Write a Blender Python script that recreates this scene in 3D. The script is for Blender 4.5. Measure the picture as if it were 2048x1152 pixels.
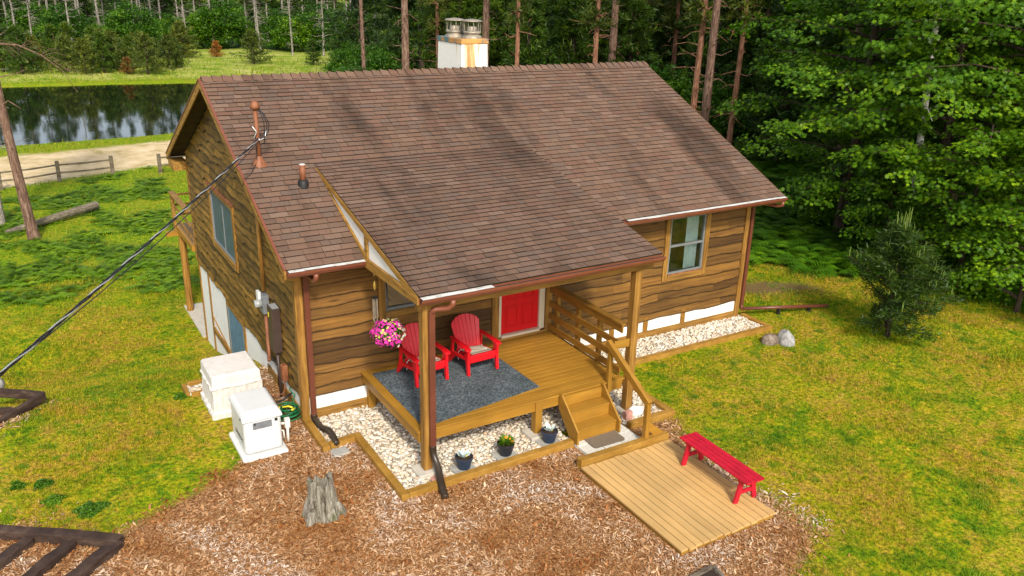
import bpy, math, random
import numpy as np
from mathutils import Vector, Matrix
PI = math.pi
random.seed(7); RNG = np.random.default_rng(7)
for o in list(bpy.data.objects): bpy.data.objects.remove(o)
S = bpy.context.scene; C = S.collection
# ------------------------------------------------------------------ camera
CAM = dict(f=1672.575, pitch=-20.26, yaw=-31.317, roll=1.425, loc=(-3.888, -13.609, 7.757))
def cam_axes():
    p, y, r = [math.radians(CAM[k]) for k in ('pitch', 'yaw', 'roll')]
    f = Vector((-math.sin(y)*math.cos(p), math.cos(y)*math.cos(p), math.sin(p)))
    rt = Vector((math.cos(y), math.sin(y), 0)); up = rt.cross(f)
    return rt*math.cos(r)+up*math.sin(r), up*math.cos(r)-rt*math.sin(r), f
CR, CU, CF = cam_axes(); CL = Vector(CAM['loc'])
cd = bpy.data.cameras.new('camera'); co = bpy.data.objects.new('camera', cd); C.objects.link(co)
m = Matrix((CR, CU, -CF)).transposed().to_4x4(); m.translation = CL; co.matrix_world = m
cd.sensor_width = 36; cd.lens = CAM['f']*36/2048; cd.clip_end = 2000; cd.clip_start = 0.1
S.camera = co
# ------------------------------------------------------------------ world, sun, exposure
SUN_EL = math.radians(40); SUN_DIR = Vector((-0.26, -0.965, 0)).normalized()*math.cos(SUN_EL)+Vector((0, 0, math.sin(SUN_EL)))
w = bpy.data.worlds.new('World'); S.world = w; w.use_nodes = True
nt = w.node_tree; bg = nt.nodes['Background']; sky = nt.nodes.new('ShaderNodeTexSky'); sky.sky_type = 'NISHITA'
sky.sun_disc = False; sky.sun_elevation = SUN_EL; sky.sun_rotation = math.atan2(SUN_DIR.x, SUN_DIR.y) % (2*PI)
sky.dust_density = 2.5; sky.air_density = 1.0; sky.ozone_density = 1.0
hs = nt.nodes.new('ShaderNodeHueSaturation'); hs.inputs['Saturation'].default_value = .55; nt.links.new(sky.outputs[0], hs.inputs['Color']); nt.links.new(hs.outputs[0], bg.inputs[0]); bg.inputs[1].default_value = 0.15
sl = bpy.data.lights.new('sun', 'SUN'); sl.energy = 2.4; sl.angle = math.radians(6); sl.color = (1, .93, .82)
so = bpy.data.objects.new('sun', sl); C.objects.link(so); so.rotation_euler = (-SUN_DIR).to_track_quat('-Z', 'Y').to_euler()
S.view_settings.view_transform = 'Standard'; S.view_settings.look = 'None'; S.view_settings.gamma = 1
S.view_settings.exposure = 0.66
S.render.engine = 'CYCLES'
S.cycles.max_bounces = 6; S.cycles.diffuse_bounces = 3; S.cycles.glossy_bounces = 3; S.cycles.transparent_max_bounces = 6; S.cycles.transmission_bounces = 4
# ------------------------------------------------------------------ helpers
def ray(px, py): return CF+CR*((px-1024)/CAM['f'])-CU*((py-576)/CAM['f'])
def at(px, py, ax, val):
    d = ray(px, py); i = 'xyz'.index(ax); t = (val-CL[i])/d[i]; return CL+d*t
def polar(px, dist):
    d = CF+CR*((px-1024)/CAM['f']); d.z = 0; d.normalize(); return CL.x+d.x*dist, CL.y+d.y*dist
def sstep(a, b, x): t = np.clip((np.asarray(x, float)-a)/(b-a), 0, 1); return t*t*(3-2*t)
def sdf(poly, X, Y):
    X = np.asarray(X, float); Y = np.asarray(Y, float); best = np.full(X.shape, 1e9); ins = np.zeros(X.shape, bool)
    n = len(poly)
    for i in range(n):
        x1, y1 = poly[i]; x2, y2 = poly[(i+1) % n]; dx, dy = x2-x1, y2-y1
        t = np.clip(((X-x1)*dx+(Y-y1)*dy)/(dx*dx+dy*dy+1e-12), 0, 1)
        best = np.minimum(best, np.hypot(X-x1-t*dx, Y-y1-t*dy))
        if dy != 0:
            c = ((y1 > Y) != (y2 > Y)) & (X < (x2-x1)*(Y-y1)/(y2-y1)+x1); ins ^= c
    return np.where(ins, best, -best)
def vnoise(X, Y, s, seed=0):
    X = np.asarray(X, float)/s; Y = np.asarray(Y, float)/s; xi = np.floor(X); yi = np.floor(Y); fx = X-xi; fy = Y-yi
    def h(a, b): v = np.sin(a*127.1+b*311.7+seed*74.7)*43758.5453; return v-np.floor(v)
    fx = fx*fx*(3-2*fx); fy = fy*fy*(3-2*fy)
    return (h(xi, yi)*(1-fx)+h(xi+1, yi)*fx)*(1-fy)+(h(xi, yi+1)*(1-fx)+h(xi+1, yi+1)*fx)*fy

def tag(o, label=None, cat=None, group=None, kind=None):
    if label: o['label'] = label
    if cat: o['category'] = cat
    if group: o['group'] = group
    if kind: o['kind'] = kind
    return o
def thing(name, label, cat, loc=(0, 0, 0), rz=0, group=None):
    o = bpy.data.objects.new(name, None); C.objects.link(o); o.location = loc; o.rotation_euler = (0, 0, rz); o.empty_display_size = .2
    return tag(o, label, cat, group)
def absloc(p):
    v = Vector((0, 0, 0))
    while p is not None: v += p.location; p = p.parent
    return v
class MB:
    def __init__(s): s.v = []; s.f = []; s.p = []
    def add(s, vs, fs):
        n = len(s.v); m0 = len(s.f); s.v += [tuple(a) for a in vs]; s.f += [tuple(i+n for i in f) for f in fs]; s.p.append((n, len(s.v), m0, len(s.f))); return s
    def box(s, a, b):
        x0, y0, z0 = a; x1, y1, z1 = b
        if x0 > x1: x0, x1 = x1, x0
        if y0 > y1: y0, y1 = y1, y0
        if z0 > z1: z0, z1 = z1, z0
        return s.add([(x0, y0, z0), (x1, y0, z0), (x1, y1, z0), (x0, y1, z0), (x0, y0, z1), (x1, y0, z1), (x1, y1, z1), (x0, y1, z1)],
                     [(0, 3, 2, 1), (4, 5, 6, 7), (0, 1, 5, 4), (1, 2, 6, 5), (2, 3, 7, 6), (3, 0, 4, 7)])
    def beam(s, p, q, w, h, up=(0, 0, 1)):      # w across, h along 'up', centred on p-q
        p = Vector(p); q = Vector(q); d = (q-p).normalized(); u = Vector(up); sd = d.cross(u).normalized(); u = sd.cross(d)
        vs = []
        for c in (p, q):
            for a, b in ((-1, -1), (1, -1), (1, 1), (-1, 1)): vs.append(c+sd*(a*w/2)+u*(b*h/2))
        return s.add(vs, [(0, 1, 2, 3), (7, 6, 5, 4), (0, 4, 5, 1), (1, 5, 6, 2), (2, 6, 7, 3), (3, 7, 4, 0)])
    def prism(s, poly, fn, a, b):              # poly of 2D pts, fn(u,v,w)->3D, w from a to b
        n = len(poly); s.add([fn(u, v, a) for u, v in poly]+[fn(u, v, b) for u, v in poly],
              [tuple(range(n))[::-1], tuple(range(n, 2*n))]+[(i, (i+1) % n, (i+1) % n+n, i+n) for i in range(n)]); return s
    def tube(s, path, r, n=8, cap=True, wob=0):
        path = [Vector(p) for p in path]; R = r if hasattr(r, '__len__') else [r]*len(path)
        vs = []; nrm = None
        for i, p in enumerate(path):
            d = (path[min(i+1, len(path)-1)]-path[max(i-1, 0)]).normalized()
            if nrm is None:
                nrm = d.orthogonal().normalized()
            nrm = (nrm-d*nrm.dot(d)).normalized(); b = d.cross(nrm)
            for k in range(n):
                a = 2*PI*k/n; rr = R[i]*(1+(random.uniform(-wob, wob) if wob else 0)); vs.append(p+nrm*(math.cos(a)*rr)+b*(math.sin(a)*rr))
        fs = [(i*n+k, i*n+(k+1) % n, (i+1)*n+(k+1) % n, (i+1)*n+k) for i in range(len(path)-1) for k in range(n)]
        if cap: fs += [tuple(range(n))[::-1], tuple(range((len(path)-1)*n, len(path)*n))]
        return s.add(vs, fs)
    def lathe(s, prof, c=(0, 0, 0), n=20, cap=False):
        vs = [(c[0]+r*math.cos(2*PI*k/n), c[1]+r*math.sin(2*PI*k/n), c[2]+z) for r, z in prof for k in range(n)]
        fs = [(i*n+k, i*n+(k+1) % n, (i+1)*n+(k+1) % n, (i+1)*n+k) for i in range(len(prof)-1) for k in range(n)]
        if cap: fs += [tuple(range(n))[::-1], tuple(range((len(prof)-1)*n, len(prof)*n))]
        return s.add(vs, fs)
    def each(s, name, mat, parent=None, **kw):     # every primitive becomes its own object
        last = None
        for (v0, v1, f0, f1) in s.p:
            m_ = MB(); m_.v = s.v[v0:v1]; m_.f = [tuple(i-v0 for i in f) for f in s.f[f0:f1]]; last = m_.build(name, mat, parent, **kw)
        return last
    def build(s, name, mat, parent=None, smooth=False, bevel=0, local=False, seg=2, shade_attr=None):
        me = bpy.data.meshes.new(name); off = Vector((0, 0, 0)) if (local or parent is None) else absloc(parent)
        me.from_pydata([(a[0]-off.x, a[1]-off.y, a[2]-off.z) for a in s.v], [], s.f); me.materials.append(mat)
        if smooth: me.shade_smooth()
        o = bpy.data.objects.new(name, me); C.objects.link(o); o.parent = parent
        if bevel:
            b = o.modifiers.new('b', 'BEVEL'); b.width = bevel; b.segments = seg; b.limit_method = 'ANGLE'; b.angle_limit = .6
        return o
def soup(name, V, k, mat, parent=None, rnd=None, smooth=False, local=True):
    """V: (N*k,3) verts, consecutive k verts make one face"""
    V = np.asarray(V, np.float32); n = len(V)//k
    if parent is not None and not local: V = V-np.array(absloc(parent), np.float32)
    me = bpy.data.meshes.new(name); me.vertices.add(n*k); me.vertices.foreach_set('co', V.ravel())
    me.loops.add(n*k); me.loops.foreach_set('vertex_index', np.arange(n*k, dtype=np.int32))
    me.polygons.add(n); me.polygons.foreach_set('loop_start', np.arange(0, n*k, k, dtype=np.int32))
    me.update(calc_edges=True)
    if rnd is not None:
        a = me.attributes.new('rnd', 'FLOAT', 'FACE'); a.data.foreach_set('value', np.asarray(rnd, np.float32))
    me.materials.append(mat); o = bpy.data.objects.new(name, me); C.objects.link(o); o.parent = parent
    return o
def idx_mesh(name, V, F, mat, parent=None, rnd=None, smooth=False, local=True):
    V = np.asarray(V, np.float32); F = np.asarray(F, np.int32); n, k = F.shape
    if parent is not None and not local: V = V-np.array(absloc(parent), np.float32)
    me = bpy.data.meshes.new(name); me.vertices.add(len(V)); me.vertices.foreach_set('co', V.ravel())
    me.loops.add(n*k); me.loops.foreach_set('vertex_index', F.ravel()); me.polygons.add(n)
    me.polygons.foreach_set('loop_start', np.arange(0, n*k, k, dtype=np.int32)); me.update(calc_edges=True)
    if rnd is not None:
        a = me.attributes.new('rnd', 'FLOAT', 'FACE'); a.data.foreach_set('value', np.asarray(rnd, np.float32))
    if smooth: me.shade_smooth()
    me.materials.append(mat); o = bpy.data.objects.new(name, me); C.objects.link(o); o.parent = parent
    return o
def copy_tree(o, parent=None):
    c = o.copy(); C.objects.link(c); c.parent = parent
    for ch in list(o.children): copy_tree(ch, c)
    return c
# ------------------------------------------------------------------ materials
class NM:
    def __init__(s, name, rough=.7, spec=.3):
        s.m = bpy.data.materials.new(name); s.m.use_nodes = True; s.t = s.m.node_tree; s.b = s.t.nodes['Principled BSDF']
        s.b.inputs['Roughness'].default_value = rough; s.b.inputs['Specular IOR Level'].default_value = spec
        s.tc = None
    def n(s, t, **k):
        x = s.t.nodes.new('ShaderNode'+t)
        for a, v in k.items(): setattr(x, a, v)
        return x
    def set(s, sock, v):
        if isinstance(v, (int, float)): sock.default_value = v
        elif isinstance(v, (tuple, list)): sock.default_value = tuple(v)+((1,) if len(v) == 3 and len(sock.default_value) == 4 else ())
        else: s.t.links.new(v, sock)
    def coord(s, scale=(1, 1, 1), which='Object', rot=(0, 0, 0)):
        if s.tc is None: s.tc = s.n('TexCoord')
        mp = s.n('Mapping'); s.t.links.new(s.tc.outputs[which], mp.inputs[0]); mp.inputs['Scale'].default_value = scale; mp.inputs['Rotation'].default_value = rot
        return mp.outputs[0]
    def noise(s, vec, scale, detail=3, rough=.5, dist=0, dim='3D', w=None):
        x = s.n('TexNoise', noise_dimensions=dim); s.set(x.inputs['Vector'], vec); x.inputs['Scale'].default_value = scale; x.inputs['Detail'].default_value = detail
        x.inputs['Roughness'].default_value = rough; x.inputs['Distortion'].default_value = dist
        if w is not None: s.set(x.inputs['W'], w)
        return x.outputs['Fac']
    def ramp(s, fac, stops, interp='LINEAR'):
        x = s.n('ValToRGB'); e = x.color_ramp.elements; x.color_ramp.interpolation = interp
        while len(e) < len(stops): e.new(.5)
        for i, (p, c) in enumerate(stops):
            e[i].position = p; e[i].color = (c, c, c, 1) if isinstance(c, (int, float)) else tuple(c)+(1,)
        s.set(x.inputs[0], fac); return x.outputs[0]
    def mix(s, fac, a, b, mode='MIX'):
        x = s.n('Mix', data_type='RGBA', blend_type=mode); s.set(x.inputs[0], fac); s.set(x.inputs[6], a); s.set(x.inputs[7], b); return x.outputs[2]
    def math(s, op, a, b=0, c=None, clamp=False):
        x = s.n('Math', operation=op, use_clamp=clamp); s.set(x.inputs[0], a); s.set(x.inputs[1], b)
        if c is not None: s.set(x.inputs[2], c)
        return x.outputs[0]
    def attr(s, name): return s.n('Attribute', attribute_name=name).outputs['Fac']
    def island(s): return s.n('NewGeometry').outputs['Random Per Island']
    def objrand(s): return s.n('ObjectInfo').outputs['Random']
    def bump(s, h, strength=.3, dist=.02):
        x = s.n('Bump'); x.inputs['Strength'].default_value = strength; x.inputs['Distance'].default_value = dist; s.set(x.inputs['Height'], h)
        s.t.links.new(x.outputs[0], s.b.inputs['Normal']); return s
    def col(s, c): s.set(s.b.inputs['Base Color'], c); return s
def simple(name, color, rough=.6, var=.12, scale=8, bump=.1, metal=0, spec=.4, bscale=None):
    k = NM(name, rough, spec); v = k.coord(); f = k.noise(v, scale, 5, .6)
    lo = tuple(c*(1-var) for c in color); hi = tuple(min(1, c*(1+var)) for c in color)
    k.col(k.ramp(f, [(.3, lo), (.7, hi)])); k.b.inputs['Metallic'].default_value = metal
    if bump: k.bump(k.noise(v, bscale or scale*6, 3), bump, .01)
    return k.m
def woodmat(name, dark, mid, light, grain, rough=.65, knots=.35, isl=.35, bump=.35, weather=0, spec=.3, edge=False):
    """grain: scale vector, small along the grain"""
    k = NM(name, rough, spec); ir = k.island(); v = k.coord(grain)
    vv = k.n('VectorMath', operation='ADD'); cx = k.n('CombineXYZ'); 
    sh = k.math('MULTIPLY', ir, 37.0); k.set(cx.inputs[0], sh); k.set(cx.inputs[1], sh); k.set(cx.inputs[2], sh)
    k.set(vv.inputs[0], v); k.set(vv.inputs[1], cx.outputs[0]); v2 = vv.outputs[0]
    g = k.noise(v2, 1.0, 6, .62, .12)
    c = k.ramp(g, [(.28, dark), (.5, mid), (.74, light)])
    big = k.noise(k.coord(), 1.1, 3, .6)
    c = k.mix(k.math('MULTIPLY', isl, 1.0), c, k.mix(1.0, c, k.ramp(ir, [(0, (.45, .43, .40)), (.5, (1, 1, 1)), (1, (1.45, 1.4, 1.25))]), 'MULTIPLY'))
    c = k.mix(.35, c, k.mix(1.0, c, k.ramp(big, [(.3, (.55, .55, .55)), (.7, (1.35, 1.3, 1.25))]), 'MULTIPLY'))
    if knots:
        vo = k.n('TexVoronoi', feature='F1'); k.set(vo.inputs['Vector'], k.coord(tuple(min(4.5, max(1.1, a*.55)) for a in grain))); vo.inputs['Scale'].default_value = 1.0; vo.inputs['Randomness'].default_value = 1
        kn = k.ramp(vo.outputs['Distance'], [(.05, 1.0), (.17, 0.0)])
        c = k.mix(k.math('MULTIPLY', kn, knots*1.6, clamp=True), c, tuple(a*.32 for a in dark))
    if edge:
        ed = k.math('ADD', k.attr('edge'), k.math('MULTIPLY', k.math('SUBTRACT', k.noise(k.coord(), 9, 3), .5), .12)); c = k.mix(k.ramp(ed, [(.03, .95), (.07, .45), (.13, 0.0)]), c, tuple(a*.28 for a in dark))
    k.col(c); k.bump(g, bump, .012); return k.m
def leafmat(name, c0, c1, c2, trans=.3, rough=.5, use='rnd', dark=None):
    k = NM(name, rough, .3); r = k.attr('rnd') if use == 'rnd' else k.island()
    col = k.ramp(r, [(0, c0), (.55, c1), (1, c2)])
    orr = k.objrand(); col = k.mix(1.0, col, k.ramp(orr, [(0, (.7, .78, .7)), (.5, (1, 1, 1)), (1, (1.25, 1.15, .9))]), 'MULTIPLY')
    big = k.noise(k.coord(), .9, 2); col = k.mix(1.0, col, k.ramp(big, [(.3, (.72, .78, .75)), (.7, (1.25, 1.2, 1.1))]), 'MULTIPLY')
    k.col(col); out = k.t.nodes['Material Output']; tr = k.n('BsdfTranslucent'); k.set(tr.inputs[0], k.mix(1.0, col, (1.3, 1.5, .5), 'MULTIPLY'))
    ms = k.n('MixShader'); ms.inputs[0].default_value = trans; k.t.links.new(k.b.outputs[0], ms.inputs[1]); k.t.links.new(tr.outputs[0], ms.inputs[2]); k.t.links.new(ms.outputs[0], out.inputs[0])
    return k.m
M = {}
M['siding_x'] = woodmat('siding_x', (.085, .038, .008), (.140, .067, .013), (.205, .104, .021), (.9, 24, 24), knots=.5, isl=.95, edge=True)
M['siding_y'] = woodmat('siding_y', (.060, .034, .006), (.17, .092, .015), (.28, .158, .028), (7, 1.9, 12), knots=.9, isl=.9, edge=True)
M['trim_x'] = woodmat('trim_x', (.14, .065, .012), (.27, .14, .028), (.42, .22, .05), (1.5, 22, 22), isl=.4)
M['trim_y'] = woodmat('trim_y', (.14, .065, .012), (.30, .16, .03), (.45, .25, .055), (22, 1.5, 22), isl=.4)
M['trim_z'] = woodmat('trim_z', (.13, .055, .010), (.28, .14, .025), (.46, .25, .055), (20, 20, 1.4), isl=.45)
M['deck_x'] = woodmat('deck_x', (.26, .125, .014), (.33, .165, .02), (.40, .21, .03), (1.2, 25, 10), rough=.5, knots=.0, isl=.18, bump=.12)
M['deck_y'] = woodmat('deck_y', (.26, .125, .014), (.33, .165, .02), (.40, .21, .03), (25, 1.2, 10), rough=.5, knots=.0, isl=.18, bump=.12)
M['deck_z'] = woodmat('deck_z', (.24, .115, .014), (.31, .155, .02), (.38, .20, .03), (25, 25, 1.2), rough=.5, knots=.0, isl=.18, bump=.12)
M['edge_wood'] = woodmat('edge_wood', (.24, .12, .014), (.33, .172, .026), (.42, .235, .048), (4, 4, 12), rough=.7, knots=.0, isl=.25, bump=.2)
M['rail_wood'] = woodmat('rail_wood', (.17, .08, .010), (.26, .125, .016), (.33, .165, .025), (14, 2, 14), rough=.6, knots=.0, isl=.3, bump=.2)
M['platform'] = woodmat('platform', (.50, .305, .105), (.54, .335, .125), (.58, .37, .145), (22, 1.2, 10), rough=.6, knots=.0, isl=.15, bump=.12)
M['soffit'] = simple('soffit', (.05, .03, .012), .9, .3, 4)
M['stucco'] = simple('stucco', (.76, .75, .71), .9, .06, 3, .5, bscale=60)
M['gutter'] = simple('gutter', (.19, .06, .032), .35, .15, 3, .02)
M['downspout'] = simple('downspout', (.13, .04, .022), .35, .15, 3, .02)
M['extension'] = simple('extension', (.04, .028, .018), .3, .25, 6, .05)
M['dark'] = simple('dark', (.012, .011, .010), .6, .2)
M['gutter_dark'] = simple('gutter_dark', (.035, .028, .022), .9, .5, 15, .4)
M['redplastic'] = simple('redplastic', (.62, .006, .012), .38, .10, 4, .03, spec=.5)
M['redpaint'] = simple('redpaint', (.46, .005, .022), .5, .22, 5, .15)
M['doorred'] = simple('doorred', (.60, .004, .008), .45, .06, 3, .03)
M['cushion'] = simple('cushion', (.55, .48, .38), .95, .14, 14, .5, bscale=160)
M['concrete'] = simple('concrete', (.48, .44, .36), .9, .15, 7, .4)
M['paver'] = simple('paver', (.34, .33, .29), .9, .2, 9, .4)
M['whitestone'] = simple('whitestone', (.62, .59, .51), .9, .12, 30, .6)
M['bluepot'] = simple('bluepot', (.022, .035, .062), .45, .25, 6, .06)
M['blackpot'] = simple('blackpot', (.018, .020, .026), .45, .25, 6, .06)
M['soil'] = simple('soil', (.035, .022, .013), .95, .5, 30, .8)
M['genwhite'] = simple('genwhite', (.62, .62, .60), .35, .04, 3, .02, spec=.5)
M['grey'] = simple('grey', (.16, .17, .18), .5, .15)
M['blackmetal'] = simple('blackmetal', (.02, .02, .02), .4, .2)
M['panelbox'] = simple('panelbox', (.055, .035, .028), .45, .15, 5, .03)
M['meterglass'] = simple('meterglass', (.32, .33, .32), .15, .1, spec=.8)
M['pvc'] = simple('pvc', (.72, .70, .62), .5, .06)
M['hose'] = simple('hose', (.012, .14, .045), .45, .2)
M['yellow'] = simple('yellow', (.75, .6, .03), .5, .1)
M['cablesilver'] = simple('cablesilver', (.62, .62, .60), .35, .1, metal=.6)
M['cableblack'] = simple('cableblack', (.012, .012, .013), .5, .1)
M['tie'] = woodmat('tie', (.020, .011, .008), (.045, .026, .018), (.10, .065, .045), (3, 3, 9), rough=.85, knots=.0, isl=.2, bump=.7)
M['greylog'] = woodmat('greylog', (.06, .045, .03), (.17, .14, .10), (.30, .26, .19), (3, 12, 12), rough=.9, knots=.2, isl=.2, bump=.6)
M['fencewood'] = woodmat('fencewood', (.07, .055, .035), (.16, .13, .085), (.26, .21, .15), (2, 10, 10), rough=.9, knots=.1, isl=.3, bump=.5)
M['frame_white'] = simple('frame_white', (.62, .55, .42), .5, .05)
M['frame_grey'] = simple('frame_grey', (.17, .18, .175), .5, .08)
M['interior'] = simple('interior', (.10, .09, .08), .9, .2)
M['blind'] = simple('blind', (.10, .19, .25), .8, .25, 5, .3)
M['curtain'] = simple('curtain', (.55, .62, .60), .9, .1)
M['chimcap'] = simple('chimcap', (.11, .17, .17), .6, .2)
M['galv'] = simple('galv', (.30, .26, .20), .55, .35, 8, .05, metal=.35)
M['brick'] = simple('brick', (.50, .25, .19), .9, .15, 12, .4)
def glass(name, tint, mixf):
    k = NM(name, .03, .5); out = k.t.nodes['Material Output']; tr = k.n('BsdfTransparent'); k.set(tr.inputs[0], tint); gl = k.n('BsdfGlossy'); gl.inputs['Roughness'].default_value = .03
    fr = k.n('Fresnel'); fr.inputs[0].default_value = 1.5; a = k.math('ADD', fr.outputs[0], mixf, clamp=True); ms = k.n('MixShader')
    k.t.links.new(a, ms.inputs[0]); k.t.links.new(tr.outputs[0], ms.inputs[1]); k.t.links.new(gl.outputs[0], ms.inputs[2]); k.t.links.new(ms.outputs[0], out.inputs[0]); return k.m
M['glass'] = glass('glass', (.75, .85, .85), .10); M['glass_soft'] = simple('window_screen', (.060, .105, .135), .45, .18, 4, .0, spec=.35)
def rusty(name):
    k = NM(name, .6, .4); v = k.coord((6, 6, 1.5)); f = k.noise(v, 1.5, 5, .7)
    k.col(k.ramp(f, [(.3, (.10, .035, .014)), (.5, (.22, .075, .028)), (.7, (.32, .14, .07))])); k.bump(f, .2, .005); return k.m
M['rustpipe'] = rusty('rustpipe')
# chimney stucco with rust streaks running down from the cap
k = NM('chimney_stucco', .9, .2); v = k.coord((5.5, 5.5, .30)); f = k.noise(v, 1.0, 4, .7, .2); tcx = k.n('SeparateXYZ'); k.set(tcx.inputs[0], k.coord())
gx = k.math('ADD', k.math('MULTIPLY', k.math('SUBTRACT', tcx.outputs[0], 6.0), -.10), k.math('MULTIPLY', k.math('SUBTRACT', tcx.outputs[1], 5.2), -.22))
zf = k.math('MULTIPLY', k.math('SUBTRACT', tcx.outputs[2], 5.6), .10)
st = k.ramp(k.math('ADD', k.math('ADD', f, gx), zf), [(.49, 0.0), (.60, 1.0)])
k.col(k.mix(k.math('MULTIPLY', st, .9), (.84, .82, .74), k.ramp(k.noise(k.coord((9, 9, 1)), 2, 3), [(.35, (.50, .20, .03)), (.65, (.80, .50, .20))]))); k.bump(k.noise(k.coord(), 30, 3), .6, .02); M['chimney'] = k.m
# shingles
k = NM('shingles', .92, .15); r = k.attr('rnd'); c = k.ramp(r, [(0, (.030, .020, .016)), (.03, (.030, .020, .016)), (.05, (.115, .072, .050)), (.25, (.154, .092, .060)), (.42, (.130, .088, .066)), (.6, (.168, .103, .068)), (.8, (.146, .080, .054)), (1, (.185, .120, .085))])
v = k.coord((.85, .17, .25)); stn = k.noise(v, 1.0, 3, .55, .35); big = k.noise(k.coord((.35, .3, .3)), 1.0, 2)
sf = k.ramp(k.math('ADD', stn, k.math('MULTIPLY', k.math('SUBTRACT', big, .5), .5)), [(.50, 1.0), (.70, .46)])
c = k.mix(1.0, c, sf, 'MULTIPLY'); c = k.mix(.55, c, k.mix(1.0, c, k.ramp(k.noise(k.coord(), 90, 2), [(.35, (.6, .6, .6)), (.65, (1.4, 1.4, 1.4))]), 'MULTIPLY'))
k.col(c); k.bump(k.noise(k.coord(), 160, 2), .5, .004); M['shingles'] = k.m
k = NM('rug', .98, .1); f = k.noise(k.coord(), 30, 5, .9); f2 = k.noise(k.coord(), 2.5, 2)
k.col(k.mix(1.0, k.ramp(f, [(.38, (.025, .036, .042)), (.5, (.065, .085, .095)), (.60, (.20, .22, .22))]), k.ramp(f2, [(.3, .8), (.7, 1.2)]), 'MULTIPLY')); k.bump(f, .9, .006); M['rug'] = k.m
k = NM('doormat', .98, .1); f = k.noise(k.coord(), 110, 2, .8); k.col(k.ramp(f, [(.35, (.05, .035, .025)), (.5, (.17, .13, .09)), (.7, (.42, .35, .26))])); k.bump(f, .9, .006); M['doormat'] = k.m
k = NM('pebbles', .6, .4); c = k.ramp(k.attr('rnd'), [(0, (.60, .52, .38)), (.18, (.78, .72, .58)), (.34, (.42, .35, .27)), (.5, (.85, .80, .70)), (.62, (.62, .42, .26)), (.75, (.50, .48, .43)), (.88, (.74, .60, .40)), (1, (.28, .25, .22))])
k.col(k.mix(.4, c, k.mix(1.0, c, k.ramp(k.noise(k.coord(), 40, 3), [(.3, .6), (.7, 1.3)]), 'MULTIPLY'))); M['pebbles'] = k.m
M['gravelbase'] = simple('gravelbase', (.36, .29, .20), .95, .5, 45, .8)
k = NM('chips', .85, .25); c = k.ramp(k.attr('rnd'), [(0, (.12, .062, .026)), (.15, (.26, .13, .055)), (.32, (.42, .24, .12)), (.5, (.36, .29, .23)), (.7, (.52, .40, .30)), (.85, (.49, .43, .39)), (1, (.68, .60, .52))])
big = k.noise(k.coord(), .62, 3, .6, .6); c = k.mix(1.0, c, k.ramp(big, [(.38, (.66, .36, .14)), (.50, (1.0, .76, .50)), (.62, (1.18, 1.14, 1.10))]), 'MULTIPLY'); k.col(c); M['chips'] = k.m
k = NM('stumpwood', .9, .2); v = k.coord((9, 9, 1.0)); g = k.noise(v, 1.6, 6, .7, .6); gg = k.noise(k.coord(), 3.2, 3)
c = k.ramp(g, [(.34, (.03, .022, .014)), (.44, (.14, .12, .085)), (.57, (.28, .255, .20)), (.75, (.46, .42, .34))]); c = k.mix(k.ramp(gg, [(.60, 0.0), (.72, .55)]), c, (.12, .17, .04)); k.col(c); k.bump(g, 1.0, .05); M['stump'] = k.m
def bark(name, a, b, c, sc=(6, 6, 1.2)):
    k = NM(name, .95, .1); g = k.noise(k.coord(sc), 2.2, 5, .7, .4); k.col(k.ramp(g, [(.32, a), (.5, b), (.7, c)])); k.bump(g, .9, .03); return k.m
M['bark_pine'] = bark('bark_pine', (.045, .025, .018), (.17, .10, .07), (.33, .22, .16))
M['bark_dark'] = bark('bark_dark', (.015, .011, .008), (.06, .042, .030), (.14, .10, .075))
M['bark_grey'] = bark('bark_grey', (.08, .065, .05), (.24, .21, .17), (.42, .38, .33))
M['bark_red'] = bark('bark_red', (.08, .035, .018), (.26, .12, .07), (.42, .24, .15))
k = NM('bark_birch', .8, .2); g = k.noise(k.coord((2, 2, 9)), 1.6, 4, .7); k.col(k.ramp(g, [(.36, (.05, .04, .03)), (.43, (.62, .60, .54)), (.8, (.82, .80, .74))])); M['bark_birch'] = k.m
M['maple'] = leafmat('maple', (.030, .085, .002), (.080, .185, .004), (.22, .35, .008), .30)
M['bush'] = leafmat('bush', (.018, .065, .003), (.045, .125, .005), (.11, .21, .010), .3)
M['needles'] = leafmat('needles', (.016, .045, .004), (.048, .10, .006), (.12, .17, .010), .18)
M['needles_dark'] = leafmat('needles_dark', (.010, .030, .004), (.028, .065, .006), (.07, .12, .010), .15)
M['needles_olive'] = leafmat('needles_olive', (.03, .05, .008), (.085, .115, .014), (.18, .20, .025), .2)
M['needles_dead'] = leafmat('needles_dead', (.14, .055, .012), (.25, .10, .02), (.36, .17, .04), .15)
M['fern'] = leafmat('fern', (.035, .11, .003), (.10, .22, .005), (.22, .33, .010), .3)
M['fern_light'] = leafmat('fern_light', (.07, .15, .004), (.15, .27, .007), (.28, .38, .015), .35)
M['candle'] = leafmat('candle', (.22, .30, .06), (.32, .38, .10), (.42, .45, .15), .2)
M['clump'] = leafmat('clump', (.035, .10, .004), (.08, .19, .008), (.14, .27, .015), .25)
M['petal_pink'] = simple('petal_pink', (.66, .03, .34), .6, .35, 60, 0)
M['petal_white'] = simple('petal_white', (.85, .83, .70), .6, .12, 60, 0)
M['petal_lime'] = simple('petal_lime', (.48, .55, .08), .6, .25, 60, 0)
M['petal_orange'] = simple('petal_orange', (.85, .25, .02), .6, .25, 60, 0)
M['silverleaf'] = simple('silverleaf', (.55, .64, .62), .7, .15, 30, 0)
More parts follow.
